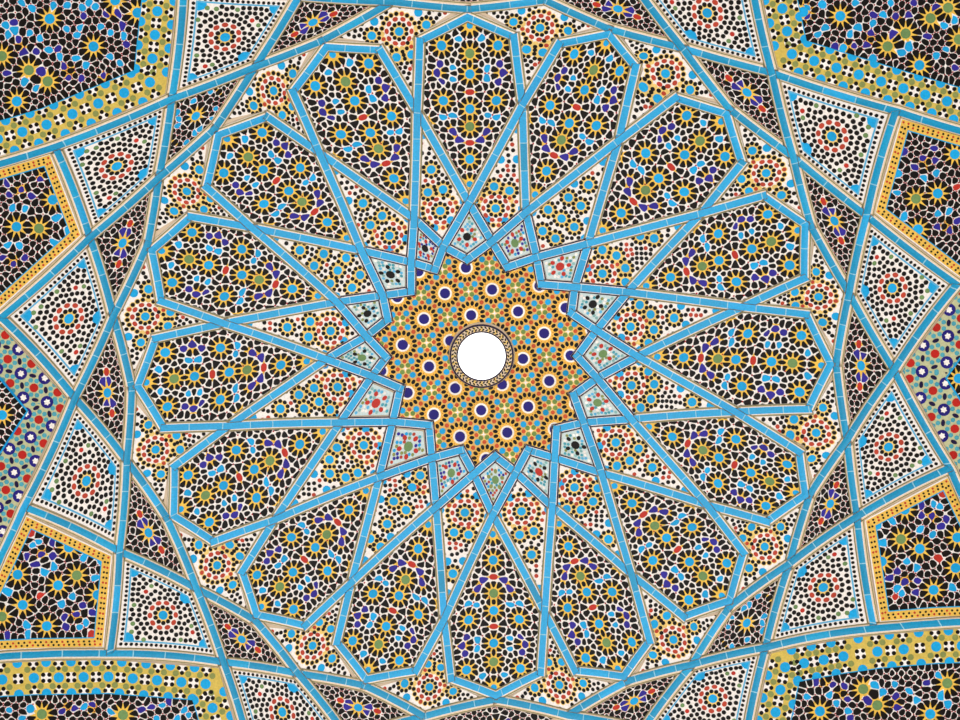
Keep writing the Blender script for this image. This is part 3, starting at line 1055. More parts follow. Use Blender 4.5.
for k in range(16):
    band([nd('Sp', k), nd('C', k), nd('D', k + 1), nd('E', k + 1), nd('F', k + 2)], ['cream', 'cream', 'inner', 'inner'], 'tile_band',
         'sky-blue tile band inward from anticlockwise shoulder of the ' + AT[k][4:], 'long bands of the rosette', INNER_T, (.02, .03))
for k in range(16):
    band([nd('Sm', k), nd('C', k - 1), nd('D', k - 1), nd('E', k - 2), nd('F', k - 2)], ['cream', 'cream', 'inner', 'inner'], 'tile_band',
         'sky-blue tile band inward from clockwise shoulder of the ' + AT[k][4:], 'long bands of the rosette', INNER_T, (.02, .03))
for k in range(16):
    band([nd('Sp', k), nd('P', k), nd('Sm', k)], ['cream', 'cream'], 'tip_band',
         'sky-blue tile chevron over the outer tip of the ' + AT[k][4:], 'chevrons round the petal tips', INNER_T, (.0, .0))

EXT_P = {2: 'V2', 4: 'V4', 10: 'V10'}
EXT_M = {5: 'V5', 11: 'V11', 13: 'V13'}
for k in range(16):
    short = AT[k][4:]
    # anticlockwise going line: X_k Q_k U_k+1 V_k+1
    j = (k + 1) % 16
    line = [nd('X', k), nd('Q', k)]
    if not (k in (7, 15)):
        line.append(nd('U', j))
        if j not in (0, 1, 7, 8, 9, 15):
            line.append(nd('V', j))
            if j in EXT_P:
                line += [np.array(p) for p in EXTRA[EXT_P[j]]]
    band(line, ['outer'] * (len(line) - 1), 'rib_band', 'turquoise rib band outward anticlockwise from the tip of the ' + short,
         'rib bands outside the rosette', OUTER_T, (.02, .0), .2)
for k in range(16):
    short = AT[k][4:]
    j = (k - 1) % 16
    line = [nd('X', k), nd('Q', k - 1)]
    if k not in (0, 9):
        line.append(nd('U', j))
        if (k - 2) % 16 not in (0, 15, 7, 8, 14):
            line.append(nd('V', k - 2))
            if (k - 2) % 16 in EXT_M:
                line += [np.array(p) for p in EXTRA[EXT_M[(k - 2) % 16]]]
    band(line, ['outer'] * (len(line) - 1), 'rib_band', 'turquoise rib band outward clockwise from the tip of the ' + short,
         'rib bands outside the rosette', OUTER_T, (.02, .0), .2)

lay_bands()

# ----------------------------------------------------------------------------------------
# petals: dark star mosaic
# ----------------------------------------------------------------------------------------
def petal_drawing():
    AX = 469.7
    d = Drawing([(467.5, 16), (419.7, 40), (417, 111), (469, 202.5), (522.5, 104), (514, 36)])
    up = math.pi / 2
    for p in ((AX, 88.75), (AX, 139.9)):
        d.site(p, 'red', -1, 'lozenge', (4.5, 2.9, 0.0))
    def both(col, pts):
        for x, y in pts:
            d.site((x, y), col); d.site((2 * AX - x, y), col)
    both('blue', [(440.9, 61.3), (435.6, 70.6), (442.5, 79.4), (452.5, 129.4), (459.0, 137.6)])
    both('turq', [(458.4, 37.2), (452.4, 64.8), (452.5, 75.9), (442.5, 115.6), (452.5, 112.2)])
    both('black', [(451.9, 57.8), (431.3, 57.8), (430.6, 64.7), (445.3, 66.9), (445.3, 73.4), (431.6, 76.6), (432.8, 83.1), (427.0, 85), (453.8, 83.1), (459.7, 85),
                   (459.4, 92.5), (426.9, 91.9), (427.3, 102.8), (426.7, 110.3), (431.9, 112.5), (435, 117.8), (435.6, 125), (452.8, 119), (446.3, 121), (442.8, 127.2),
                   (442.2, 133.8), (449, 134.6), (435, 130.3), (449.4, 141.9), (444, 143.4), (453.1, 146.6), (460, 143.75), (452.8, 153.1), (453.75, 161.6), (459.7, 169.7)])
    for s in (1, -1):
        M = lambda x, y: (AX + s * (x - AX), y)
        d.add(rays(M(440.3, 70.3), 2.6, 6.5, 5, 0 if s > 0 else math.pi), 1.0, 'yellow')
        d.add(rays(M(449.0, 124.6), 2.4, 6.0, 5, 2.6 if s > 0 else .5), 1.0, 'yellow')
        d.add(rays(M(427.8, 120.6), 4.0, 9.0, 8, .2), 1.0, 'yellow')
        d.add(rays(M(454.0, 134.6), 1.6, 4.5, 4, .9), 1.0, 'yellow')
        d.add(rays(M(433.0, 70.5), 1.6, 8.5, 5, math.pi if s > 0 else 0), .9, 'yellow')
    for p, c in (((AX, 50.8), 'green'), ((AX, 70.8), 'turq'), ((AX, 105.6), 'turq'), ((AX, 123.3), 'green'), ((AX, 156.7), 'turq'), ((443, 98), 'turq'), ((2 * AX - 443, 98), 'turq'),
                 ((441.4, 43.9), 'turq'), ((2 * AX - 441.4, 43.9), 'turq')):
        d.star(p, c, a0=up)
    d.star((AX, 182.8), 'turq', n=10, a0=up, r0=3.5)
    d.star((AX, 24.4), 'turq', n=10, a0=up, r0=3.3)
    d.merge_sites(3.9)
    d.fill(5.8, black, margin=5.0, rc=2.5)
    d.relax(3)
    d.settle(1.4, 5.4, True)
    dots = [(454, 33.8), (456.5, 42.8), (465, 37.2), (454, 52.5), (436.6, 57.8), (446.2, 57.8), (447.5, 60.1), (429.4, 52.2), (456.9, 61), (450.6, 70.4), (454.4, 70.4), (429.2, 71.3),
            (428.8, 80.3), (438.4, 82.2), (448.4, 80), (447.8, 83.2), (430, 88.8), (454.7, 88.7), (457.8, 79.4), (457.5, 98.1), (427.5, 97.5), (430, 106.9), (437.8, 112.5), (446.6, 112.2),
            (448.4, 115.6), (440, 121.5), (438.8, 130.3), (446.9, 129), (457.5, 115.6), (456.9, 132.5), (454.7, 106.9), (465, 119.4), (444.4, 138.7), (447.5, 147.8), (457.8, 149.4), (453.1, 157.5),
            (456.9, 164.7), (465, 170), (461.0, 57.5)]
    for x, y in dots:
        for s in (1, -1):
            d.add(ngon((AX + s * (x - AX), y), .95, 5, .3), 2.0, 'dot')
    return d

def petal_outline(k):
    return [nd('P', k), nd('Sp', k), nd('C', k), nd('D', k), nd('C', k - 1), nd('Sm', k)]

dr = petal_drawing()
for k in range(16):
    o = realise(dr, petal_outline(k), 'petal_mosaic')
    tag(o, 'dark petal mosaic of yellow-rayed stars, ' + PETAL[k] + ' in the rosette', 'mosaic', 'petal mosaics of the rosette')

# ----------------------------------------------------------------------------------------
# white diamonds between the inner ends of the petals
# ----------------------------------------------------------------------------------------
DIA = {
 0: ([(440, 210)], [(430.5, 167.5), (427.5, 190.8), (442.5, 188)]),
 1: ([(388.7, 235)], [(361.3, 201.7), (380.8, 214.7), (369.2, 224)]),
 2: ([], [(345, 257.5), (336.3, 270), (359.5, 274.7), (351.3, 287.5), (328.7, 283), (321.7, 253.3), (312, 265), (297.5, 249.5)]),
 3: ([(329.5, 331)], [(285, 327.5), (308.3, 321.7), (306.7, 337)]),
 4: ([(336.7, 387.5)], [(278, 410), (297, 396), (302, 409.5), (312.5, 389), (317.5, 402.5), (329, 410)]),
 5: ([(363, 446)], [(335.8, 449), (328, 461.3), (344.2, 479), (356.7, 474), (328, 475.5)]),
 6: ([(420, 476)], [(411.7, 488.3), (393, 502.8), (405.3, 511.7), (386.2, 526.2), (379.5, 549), (369, 541)]),
 7: ([(464.7, 513.8)], [(453.8, 534.5), (468.3, 536.7), (452.5, 576.2)]),
 8: ([(521.7, 512.5)], [(520, 536.7), (534.2, 533), (532, 557)]),
 9: ([(575, 488.3)], [(567.2, 510), (581.7, 511.3), (593.8, 503), (609.5, 541.2), (598.3, 489.2)]),
 10: ([(616.7, 443.3)], [(631.3, 462), (618, 466.7), (640, 450), (654.2, 469.2)]),
 11: ([(632.5, 385.8)], [(655.8, 385), (652.5, 399.7), (641.7, 408), (694.2, 403), (649.5, 372)]),
 12: ([(631.7, 326.7)], [(652.5, 314.5), (655.8, 329.7), (676.7, 318), (650, 343), (641, 305)]),
 13: ([(603.3, 273.3)], [(603.3, 249.5), (618, 255), (626.7, 267.5), (626.3, 281.7), (642.5, 235), (656.5, 237.5)]),
 14: ([], [(590, 183), (570, 196), (582, 204.2), (549, 208.7), (562.5, 217.5), (575, 226), (543, 230.5), (556, 238)]),
 15: ([(495.8, 207.5)], [(494.5, 185), (509.7, 189.2), (477, 192)]),
}

def diamond_drawing(k, outline_px):
    d = Drawing(outline_px)
    mains, smalls = DIA[k]
    for p in smalls:
        d.dots(p, False)
    for p in mains:
        d.dots(p, True, rr=12.4)
    Q = np.array(outline_px)
    mid = Q.mean(0)
    for j in range(4):                      # half rounds of turquoise against the bands
        e = Q[(j + 1) % 4] - Q[j]
        n = max(1, int(np.hypot(*e) / 34))
        for t in range(n):
            p = Q[j] + e * (t + .62) / (n + .3)
            w = np.array([-e[1], e[0]]) / np.hypot(*e)
            w = w if w @ (mid - p) > 0 else -w
            p = p + w * 7.0
            if all(np.hypot(*(p - q)) > 12 for q in [np.array(m) for m in mains + smalls]):
                d.add(ngon(p, 4.2, 10), 1.2, 'turq', d.single(), 'half_round_tile'); d.site(p, None, -1, 'centre')
    d.merge_sites(3.5)
    base = np.array(mains[0]) if mains else None
    def pick(p):
        r = rng.random()
        if base is not None and np.hypot(*(np.array(p) - base)) < 19:
            return 'black' if r > .06 else 'rust'
        return 'black' if r > .24 else 'rust'
    d.fill(4.4, pick, 'disc', margin=4.6, rc=3.2)
    d.relax(3)
    d.settle(1.5, 4, False, disc=2.1)
    # corners of turquoise where the field narrows
    P = np.array(outline_px)
    for j, t in ((1, .2), (0, .13), (2, .13)):
        c = P[j] + (P.mean(0) - P[j]) * t * 1.3
        d.add(ngon(c, 4.2, 7), .9, 'turq')
    return d

for k in range(16):
    px = [DRAW['D'][(k + 1) % 16], DRAW['C'][k], DRAW['D'][k], DRAW['E'][k]]
    d = diamond_drawing(k, px)
    o = realise(d, [nd('D', k + 1), nd('C', k), nd('D', k), nd('E', k)], 'diamond_mosaic', rosette_name='dotted_rosette')
    tag(o, 'white dotted mosaic diamond near the star in the ' + GAP[k], 'mosaic', 'white diamonds between the petals')

# ----------------------------------------------------------------------------------------
# white spandrels outside the petals
# ----------------------------------------------------------------------------------------
def spandrel_drawing():
    d = Drawing([(419.7, 40), (417, 111), (380, 49), (321, 40), (391.7, .5), (468, 8)], rim=5.6)
    for p in ((371.3, 34.7), (426.2, 23.8), (396, 55.8), (411, 53)):
        d.dots(p, False)
    d.dots((398.7, 30), True, a0=math.pi / 2)
    for p in ((374, 20.5), (418, 11.5)):
        d.add(ngon(p, 4.3, 10), 1.2, 'turq', d.single(), 'half_round_tile'); d.site(p, None, -1, 'centre')
    for p in ((352, 24), (445, 12), (394, 67), (413, 64)):
        d.site(p, 'rust', -1, 'disc')
    d.merge_sites(3.5)
    d.fill(4.6, lambda p: 'rust' if rng.random() < .12 else 'black', 'disc', margin=4.2, rc=3.2)
    d.relax(3)
    d.settle(1.5, 4, False, disc=2.15)
    return d

dr = spandrel_drawing()
for k in range(16):
    o = realise(dr, [nd('Sp', k), nd('C', k), nd('Sm', k + 1), nd('X', k + 1), nd('Q', k), nd('X', k)], 'spandrel_mosaic', rosette_name='dotted_rosette')
    tag(o, 'white dotted rosette spandrel outside the ' + GAP[k], 'mosaic', 'white spandrels outside the petals')

# ----------------------------------------------------------------------------------------
# small pale kites round the central star
# ----------------------------------------------------------------------------------------
KCOL = ['black', 'black', 'black', 'black', 'green', 'red', 'green', 'green', 'green', 'red', 'black', 'green', 'green', 'black', 'red', 'green']
KSP = ['red', 'red', 'black', 'black', 'black', 'red', 'red', 'red', 'olive', 'black', 'black', 'red', 'red', 'black', 'red', 'red']

def kite_drawing(k):
    d = Drawing([(469, 202.5), (443.5, 246), (467.5, 259), (492, 241)], 'pale', rim=5.4)
    c = np.array((467.0, 236.5))
    i = -1
    d.add(ngon(c, 4.1, 10), 2.8, KCOL[k], -2, 'centre_tile')
    d.site(c, None, -1, 'centre')
    for j in range(5):
        a = math.pi / 2 + j * 2 * math.pi / 5
        p = c + 8.2 * np.array([math.cos(a), math.sin(a)])
        d.add(ngon(p, 2.0, 7, a, 1.2, a), 2.4, KSP[k], d.single(), 'spoke_tile')
        d.site(p, None, i, 'mark')
    blue = k in (6, 15, 1, 7, 8)
    pal = ['blue', 'turq', 'sea', 'blue', 'white', 'olive', 'rust'] if blue else ['mint', 'sea', 'mist', 'white', 'olive', 'white', 'sea']
    d.fill(3.2, lambda p: pal[int(rng.random() * len(pal))], 'disc', margin=7.6, rc=2.0, step=.5)
    d.settle(1, 3, False, disc=1.45)
    d.sites = []
    return d

for k in range(16):
    o = realise(kite_drawing(k), [nd('D', k), nd('E', k), nd('F', k), nd('E', k - 1)], 'small_kite_mosaic', rosette_name='five_dot_rosette')
    tag(o, 'small pale mosaic kite with %s centre, inward of %s' % (WORD[KCOL[k]].split()[-1], AT[k]), 'mosaic', 'small kites round the central star')

# ----------------------------------------------------------------------------------------
# dark darts outside the petal tips
# ----------------------------------------------------------------------------------------
def dart_drawing(kind):
    # drawn from the leftmost dart, widened across so that its stars are round
    W = 1.22
    T = lambda x, y: ((x - 105) * W, y - 393)
    d = Drawing([T(131, 389), T(126, 461), T(74, 398), T(112.5, 316)], rim=5.5)
    Z = lambda x, y: T(60 + x / 12.0, 370 + y / 12.0)
    cx = Z(545, 278)
    V = lambda x, y: T(x, y)
    RED = [(104.6, 372.2, .10), (110.2, 413.6, .20)]
    RING = [(96.7, 388), (96.7, 394.6), (98.75, 401.7), (104.6, 403.9), (110.6, 402.5), (113.75, 397.5), (115, 390.8), (112, 384.2), (107.5, 381.4), (101, 382.5)]
    REST = [(110, 347), (111.7, 353.7), (105.2, 354.5), (103.75, 361.7), (109.6, 360.4), (113.3, 363), (98, 365.8), (98.75, 372.5), (111.25, 370.8), (115, 374), (94.6, 378), (117, 380), (92, 384.2),
            (120.8, 383.3), (87.9, 390.4), (120.4, 389.2), (89.5, 396), (123.6, 394.3), (89.2, 403), (95, 407), (120, 400), (119, 406.7), (99, 413), (104.6, 415.8), (115.8, 411), (119.6, 418),
            (104.6, 422.5), (110, 425), (115.4, 423.3), (119, 429), (120, 436), (111.8, 431), (83, 399), (117.5, 367.5)]
    TURQ = [] if kind == 0 else [(98, 365.8), (115, 374), (92, 384.2), (120.8, 383.3), (89.2, 403), (95, 407), (120, 400), (119, 406.7), (99, 413), (119.6, 418)]
    for x, y, a in RED:
        if kind == 0:
            d.site(V(x, y), 'red', -1, 'lozenge', (2.5 * W, 4.2, -a * .4))
        else:
            d.site(V(x, y), 'black')
    if kind:
        for x, y in ((104.5, 360), (110.4, 426)):
            d.site(V(x, y), 'red', -1, 'lozenge', (2.5 * W, 4.2, 0))
    for x, y in REST:
        d.site(V(x, y), 'turq' if (x, y) in TURQ else 'black')
    c = np.array(cx)
    d.ros.append((c, 'turq'))
    d.add(rays(c, 6.2, 12.5, 10, .22), 1.0, 'yellow', 0)
    d.add(ngon(c, 4.9, 10, .2), 2.6, 'turq', 0, 'centre')
    d.site(c, None, 0, 'centre')
    for i, (x, y) in enumerate(RING):
        d.site(V(x, y), 'blue' if kind == 0 and i in (3, 4, 8, 9) else 'black', 0, 'cell', c)
    d.merge_sites(3.4)
    d.fill(5.8, black, margin=6.0, rc=2.5)
    d.settle(1.1, 5.6, True, red_dots=.8)
    return d

darts = [dart_drawing(0), dart_drawing(1)]
for k in range(16):
    if k in (0, 8):
        pass
    o = realise(darts[1 if k in (2, 10) else 0], [nd('X', k), nd('Q', k), nd('U', k), nd('Q', k - 1)], 'dart_mosaic')
    tag(o, ('black dart mosaic with turquoise flecks outside ' if k in (2, 10) else 'black dart mosaic with one star outside the tip of ') + AT[k], 'mosaic', 'black darts outside the petal tips')

# ----------------------------------------------------------------------------------------
# white kites with dotted borders
# ----------------------------------------------------------------------------------------
def big_kite_drawing():
    P = np.array([(112.5, 316), (74, 398), (0, 317), (89, 237)], float)
    f = inset(P, 13.6)
    d = Drawing(P, 'white', f, rim=6.0)
    c = np.array((64.2, 315.0))
    d.dots(c, True, rc=4.9, rb=8.4, rr=13.7, a0=math.pi / 2, n_out=0)
    for p in ((79, 281.5), (66, 346)):
        d.site(p, 'red', -1, 'disc')
    for p in ((63.5, 283), (82, 287.5), (28.5, 321), (34.5, 327), (47.5, 342), (74.5, 347.5), (33, 307)):
        d.site(p, 'green', -1, 'disc')
    for q in inset(P, 13.2):
        u = c - q; u = u / np.hypot(*u)
        d.site(q + u * 2.5, None, -1, 'centre')
    for j in range(20):
        t = (j + .5) * math.pi / 10 + math.pi / 2
        d.site(c + 18.9 * np.array([math.cos(t), math.sin(t)]), 'black', 0, 'disc')
    d.merge_sites(3.0)
    d.fill(5.3, lambda p: 'black', 'disc', margin=1.6, rc=3.0)
    d.relax(4)
    d.settle(1.5, 4, False, disc=2.4)
    cor = inset(P, 13.2)
    for i in range(4):
        u = (cor.mean(0) - cor[i]); u = u / np.hypot(*u)
        d.add(clip_to_convex(cor, ngon(cor[i] + u * 1.5, 7.5, 9)), 1.2, 'turq', -2 - i, 'corner_tile')
    d.line_border(11.8, 1.5, 'mist', 1.4, 'line_border')
    d.dot_border(9.6, 5.1, 1.75, 'black', 2.2, 'dotted_border', n=6)
    return d

dr = big_kite_drawing()
for k in (1, 2, 3, 4, 5, 6, 9, 10, 11, 12, 13, 14):
    o = realise(dr, [nd('Q', k), nd('U', k), nd('V', k), nd('U', k + 1)], 'kite_mosaic', rosette_name='dotted_rosette')
    tag(o, 'large white dot-bordered kite mosaic outward of the ' + GAP[k], 'mosaic', 'large white kites outside the ribs')

# ----------------------------------------------------------------------------------------
# outer fields
# ----------------------------------------------------------------------------------------
def sites_of(d, table):
    for crop, col, pts in table:
        for p in U(crop, pts):
            d.site(p, col)

def dark_field(d, stars, table, minis=(), margin=.5):
    for crop, col, pts in table:
        for p in U(crop, pts):
            d.site(p, col)
    for crop, pts in minis:
        for p in U(crop, pts):
            d.add(rays(p, 4.0, 8.5, 6, .2), .7, 'yellow')
    for crop, col, pts in stars:
        for p in U(crop, pts):
            d.star(p, col, n=11 if d.big else 10, a0=math.pi / 2, rp=11.0 if d.big else 10.2, k=1.08 if d.big else 1.05)
    d.merge_sites(4.6)
    d.fill(6.3, black, margin=margin, rc=2.5)
    d.relax(3)
    d.settle(1.15, 5.6, True, red_dots=.8)

def outer_dark(n):
    o = OUTER[n]
    P = np.array(o['poly'], float)
    ne = len(P)
    band_edges = o['edges']
    big = o['type'] == 'green'
    depth = [o['depth'] if i in band_edges else -20 for i in range(ne)]
    d = Drawing(P, 'white', inset(P, depth), rim=[6.0 if i in band_edges else 0 for i in range(ne)])
    d.big = big
    dark_field(d, o['stars'], o['tiles'], o.get('minis', ()))
    keep = []
    F = d.field
    for it in d.items:                       # cut the dark field along its own outline
        m = inside(F, it[0])
        if m.all():
            keep.append(it)
        elif m.any():
            q = clip_to_convex(F, it[0])
            if q is not None and abs(area2(q)) > 1.5:
                keep.append((q,) + it[1:])
    d.items = keep
    def strip(e0, e1, h, col, role):
        if e1 - e0 > 8:
            m = int((e1 - e0) / 6) + 1
            for q in range(m):
                strip(e0 + (e1 - e0) * q / m, e0 + (e1 - e0) * (q + 1) / m, h, col, role)
            return
        A = inset(P, [e0 if i in band_edges else -20 for i in range(ne)])
        B = inset(P, [e1 if i in band_edges else -20 for i in range(ne)])
        for i in band_edges:
            a0, a1, b0, b1 = A[i], A[(i + 1) % ne], B[i], B[(i + 1) % ne]
            k = max(1, int(np.hypot(*(a1 - a0)) / 8))
            for t in range(k):
                s0, s1 = t / k, (t + 1) / k
                d.add(np.array([a0 + (a1 - a0) * s0, a0 + (a1 - a0) * s1, b0 + (b1 - b0) * s1, b0 + (b1 - b0) * s0]), h, col, -1, role)
    dp = o['depth']
    strip(dp - 1.0, dp, 1.8, 'sky', 'line_border')
    # chain of the edges that carry the border, walked along its middle line
    if o['type'] == 'yellow':
        strip(7.4, dp - 1.0, .9, 'honey', 'yellow_border')
        for off, zig in ((9.8, 0), (12.9, .5)):
            A = inset(P, [off if i in band_edges else -20 for i in range(ne)])
            for i in band_edges:
                a, b = A[i], A[(i + 1) % ne]
                e = b - a; L = np.hypot(*e); k = max(1, int(L / 5.0))
                for t in range(k):
                    p = a + e * ((t + zig) / k)
                    d.add(ngon(p, 1.3, 5, t), 1.9, 'black' if (t + (zig > 0)) % 3 else 'red', -1, 'yellow_border')
    else:
        strip(6.0, dp - 1.0, .9, 'lemon', 'green_border')
        mid = 6.5 + (dp - 7.5) / 2
        hw = (dp - 7.5) / 2
        for i in band_edges:
            A = inset(P, [mid if q in band_edges else -20 for q in range(ne)])
            a, b = A[i], A[(i + 1) % ne]
            e = b - a; L = np.hypot(*e)
            if L < 10:
                continue
            u = e / L
            s = 1 if area2(P) > 0 else -1
            v = np.array([-u[1], u[0]]) * s
            k = max(1, int(round(L / 25.0))); per = L / k
            def G(x, y, r, col, h=2.0, n=10, ax=1.0):
                p = a + u * x + v * y
                q = clip_half(ngon(p, r, n, .3, ax, math.atan2(u[1], u[0])), v, float(v @ a) + hw)
                if q is not None and abs(area2(q)) > 1.5:
                    d.add(q, h, col, -1, 'green_border')
            for t in range(k):
                x = t * per
                G(x, 0, 5.3, 'turq')
                for y in (-1, 1):
                    G(x + per / 2, y * (hw - .6), 5.0, 'turq', 1.8, 10)
                    G(x, y * (hw - 2.2), 4.6, 'white', 1.2, 8)
                    for dx, yy in ((0, hw - 7.0), (-3.5, hw - 2.4), (3.5, hw - 2.4)):
                        G(x + dx, y * yy, 2.2, 'black', 2.2, 8)
                    for dx in (-6.3, 6.3):
                        G(x + dx, y * (hw - 7.8), 3.2, 'olive', 2.0, 8)
                G(x + per / 2, 0, 5.6, 'white', 1.2, 8)
                for dx in (-3.1, 3.1):
                    for y in (-3.0, 3.0):
                        G(x + per / 2 + dx, y, 2.25, 'black', 2.2, 8)
    return d

def warp_of(n):
    (c0, s0), co = OUTER_WARP[n]
    co = np.array(co)
    def f(p):
        x, y = ((np.asarray(p, float) - c0) / s0).T
        return np.stack([x ** i * y ** j for i in range(5) for j in range(5 - i)], 1) @ co
    return f

def plan_of(n):
    return [np.array(p) for p in OUTER_PLAN[n]]

for n in (2, 6, 10, 14):
    word = {2: 'upper left', 6: 'lower left', 10: 'lower right', 14: 'upper right'}[n]
    o = realise(outer_dark(n), plan_of(n), 'corner_mosaic', warp=warp_of(n))
    tag(o, 'black star mosaic with wide olive-and-turquoise border in the %s corner' % word, 'mosaic', 'corner mosaics with wide borders')
for n in (3, 5, 11, 13):
    word = {3: 'at left, above the blue flower mosaic', 5: 'at left, below the blue flower mosaic', 11: 'at right, below the blue flower mosaic', 13: 'at right, above the blue flower mosaic'}[n]
    o = realise(outer_dark(n), plan_of(n), 'yellow_edged_mosaic', warp=warp_of(n))
    tag(o, 'black star mosaic with yellow dotted border ' + word, 'mosaic', 'mosaics with yellow dotted borders')

def flower_field(n):
    o = OUTER[n]
    P = np.array(o['poly'], float)
    d = Drawing(P, 'khaki', rim=[6.0 if i in o['edges'] else 0 for i in range(len(P))])
    dark = np.array(o['dark'], float)
    per, row = o['lattice']
    corner = P[0]
    dirs = [(P[1] - corner) / np.hypot(*(P[1] - corner)), (P[-1] - corner) / np.hypot(*(P[-1] - corner))]
    bis = dirs[0] + dirs[1]; bis = bis / np.hypot(*bis)
    side = np.array([-bis[1], bis[0]])
    first = 22.8 * (dirs[0] @ bis) / math.sqrt(1 - (dirs[0] @ bis) ** 2)
    for u in dirs:
        v = np.array([-u[1], u[0]])
        v = v if v @ bis > 0 else -v
        sg = 1 if u @ side > 0 else -1
        ang = math.atan2(u[1], u[0])
        def F(x, y, r, col, h=2.0, n=10, ax=1.0, turn=0.0, ros=-1, role='tile', shape=None):
            p = corner + u * x + v * y
            for q in (shape(p) if shape else [ngon(p, r, n, .3, ax, ang + turn)]):
                q = clip_half(q, -side * sg, -float(side @ corner) * sg)
                if q is not None and abs(area2(q)) > .8:
                    d.add(q, h, col, ros, role)
        for i in range(-3, 9):
            for j in range(-1, 3):
                x, y = first + per * i, 22.8 + row * j
                on_axis = (i == 0 and j == 0)
                if (i + j) % 2 == 0:
                    if on_axis and sg < 0:
                        r = axis_ros
                    else:
                        r = len(d.ros); d.ros.append((corner + u * x + v * y, 'white'))
                        if on_axis:
                            axis_ros = r
                    F(x, y, 6.3, 'navy', 2.0, 14, ros=r)
                    F(x, y, 0, 'white', 2.8, ros=r, role='centre', shape=lambda p: rays(p, 2.4, 3.5, 6, .3))
                else:
                    F(x, y, 4.4, 'crimson', 2.2)
                    for q in range(8):
                        t = (q + .5) * math.pi / 4
                        F(x + 7.4 * math.cos(t) * per / 17.5, y + 7.4 * math.sin(t) * row / 15, 2.45, 'sea', 1.8, 6)
                tn = math.atan2(row, per) * (1 if (i + j) % 2 == 0 else -1)
                if v @ np.array([-u[1], u[0]]) < 0:
                    tn = -tn
                F(x + per / 2, y + row / 2, 2.0, 'ink', 2.3, 10, 1.75, tn)
    items = []
    for it in d.items:
        if inside(dark, it[0]).all():
            continue
        items.append(it)
    d.items = items
    # dark tip of the field beyond, behind a thin turquoise line
    keep = d.sites; d.sites = []
    dd = Drawing(dark, 'white'); dd.big = False
    dark_field(dd, o['stars'], [], (), .5)
    lo, hi = dark.min(0), dark.max(0)
    for x in np.arange(lo[0], hi[0], 5.0):
        for y in np.arange(lo[1], hi[1], 5.0):
            q = clip_to_convex(dark, np.array([(x, y), (x + 5, y), (x + 5, y + 5), (x, y + 5)]))
            if q is not None:
                d.add(q, 2.9, 'white', -1, 'dark_field')
    for it in dd.items:
        m = inside(dark, it[0])
        q = it[0] if m.all() else (clip_to_convex(dark, it[0]) if m.any() else None)
        if q is not None:
            d.add(q, it[1] + 3.2, it[2], -1, 'dark_field')
    for i in range(len(dark)):
        p, q = dark[i], dark[(i + 1) % len(dark)]
        u = (q - p) / np.hypot(*(q - p)); w = np.array([-u[1], u[0]]) * .8
        d.add(np.array([p - w, q - w, q + w, p + w]), 6.2, 'sky', -1, 'line_border')
    return d

for n in (4, 12):
    o = realise(flower_field(n), plan_of(n), 'flower_mosaic', rosette_name='ring_flower', warp=warp_of(n))
    tag(o, 'mosaic of navy ring flowers and red dots at the %s edge' % ('left' if n == 4 else 'right'), 'mosaic', 'blue flower mosaics')

# ----------------------------------------------------------------------------------------
# central golden star
# ----------------------------------------------------------------------------------------
def centre_drawing():
    poly = []
    for k in range(16):
        poly += [DRAW['F'][k], DRAW['E'][k]]
    d = Drawing(poly, 'ochre', rim=5.4)
    d.hole = (np.array((481.7, 356.0)), 33.5)
    hole = np.array((481.8, 356.0)); rh = 31.5
    a, b, p0 = np.array((26.3, 22.1)), np.array((21.2, -25.9)), np.array((444.6, 293.3))
    P = d.poly
    def put(poly_, h, col, ros=-1, role='tile'):
        c = poly_.mean(0)
        if np.hypot(*(c - hole)) < rh - 1:
            return
        d.add(poly_, h, col, ros, role)
    for i in range(-9, 10):
        for j in range(-9, 10):
            c = p0 + a * i + b * j
            if np.hypot(*(c - hole)) < 130:
                near = inside(P, [c])[0] or edge_dist(P, [c])[0] < 14
                if near and np.hypot(*(c - hole)) > rh - 8:
                    if np.hypot(*(c - hole)) < rh + 1:
                        # rosette cut by the skylight's ring
                        pass
                    r = len(d.ros); d.ros.append((c, 'navy'))
                    put(ngon(c, 14.0, 24), .8, 'gold', r)
                    put(ngon(c, 7.0, 18), 1.8, 'white', r)
                    put(ngon(c, 5.2, 14), 2.6, 'navy', r, 'centre')
                    for q in range(16):
                        t = (q + .5) * math.pi / 8 + .68
                        u = np.array([math.cos(t), math.sin(t)])
                        put(ngon(c + u * 12.0, 1.9, 8, 0, 1.35, t), 2.4, 'black', r)
                        t += math.pi / 16
                        u = np.array([math.cos(t), math.sin(t)])
                        put(ngon(c + u * 8.9, .6, 5), 1.9, 'brick', r)
                m = c + (a + b) / 2                  # middle of the square: white cross
                if inside(P, [m])[0] or edge_dist(P, [m])[0] < 12:
                    A, B = a / np.hypot(*a), b / np.hypot(*b)
                    D1, D2 = (a + b) / np.hypot(*(a + b)), (a - b) / np.hypot(*(a - b))
                    t0 = math.atan2(A[1], A[0])
                    put(ngon(m, 7.0, 12), .9, 'straw')
                    d.add(rays(m, .9, 3.1, 4, math.atan2(D1[1], D1[0])), 2.4, 'white')
                    for u in (A, -A, B, -B):
                        put(ngon(m + u * 4.4, 2.5, 7), 2.2, 'leaf')
                        put(ngon(m + u * 9.8, 3.1, 10), 2.4, 'turq' if rng.random() > .25 else 'teal')
                    for u in (D1, -D1, D2, -D2):
                        put(ngon(m + u * 7.3, 2.2, 7), 2.2, 'brick')
                for u in (a, b):
                    put(ngon(c + u / 2, 2.3, 7), 2.2, 'brick')
    return d

tgt = []
for k in range(16):
    tgt += [nd('F', k), nd('E', k)]
o = realise(centre_drawing(), tgt, 'star_mosaic', rosette_name='flower_rosette')
tag(o, 'golden sixteen-pointed star mosaic with navy flowers round the skylight', 'mosaic')

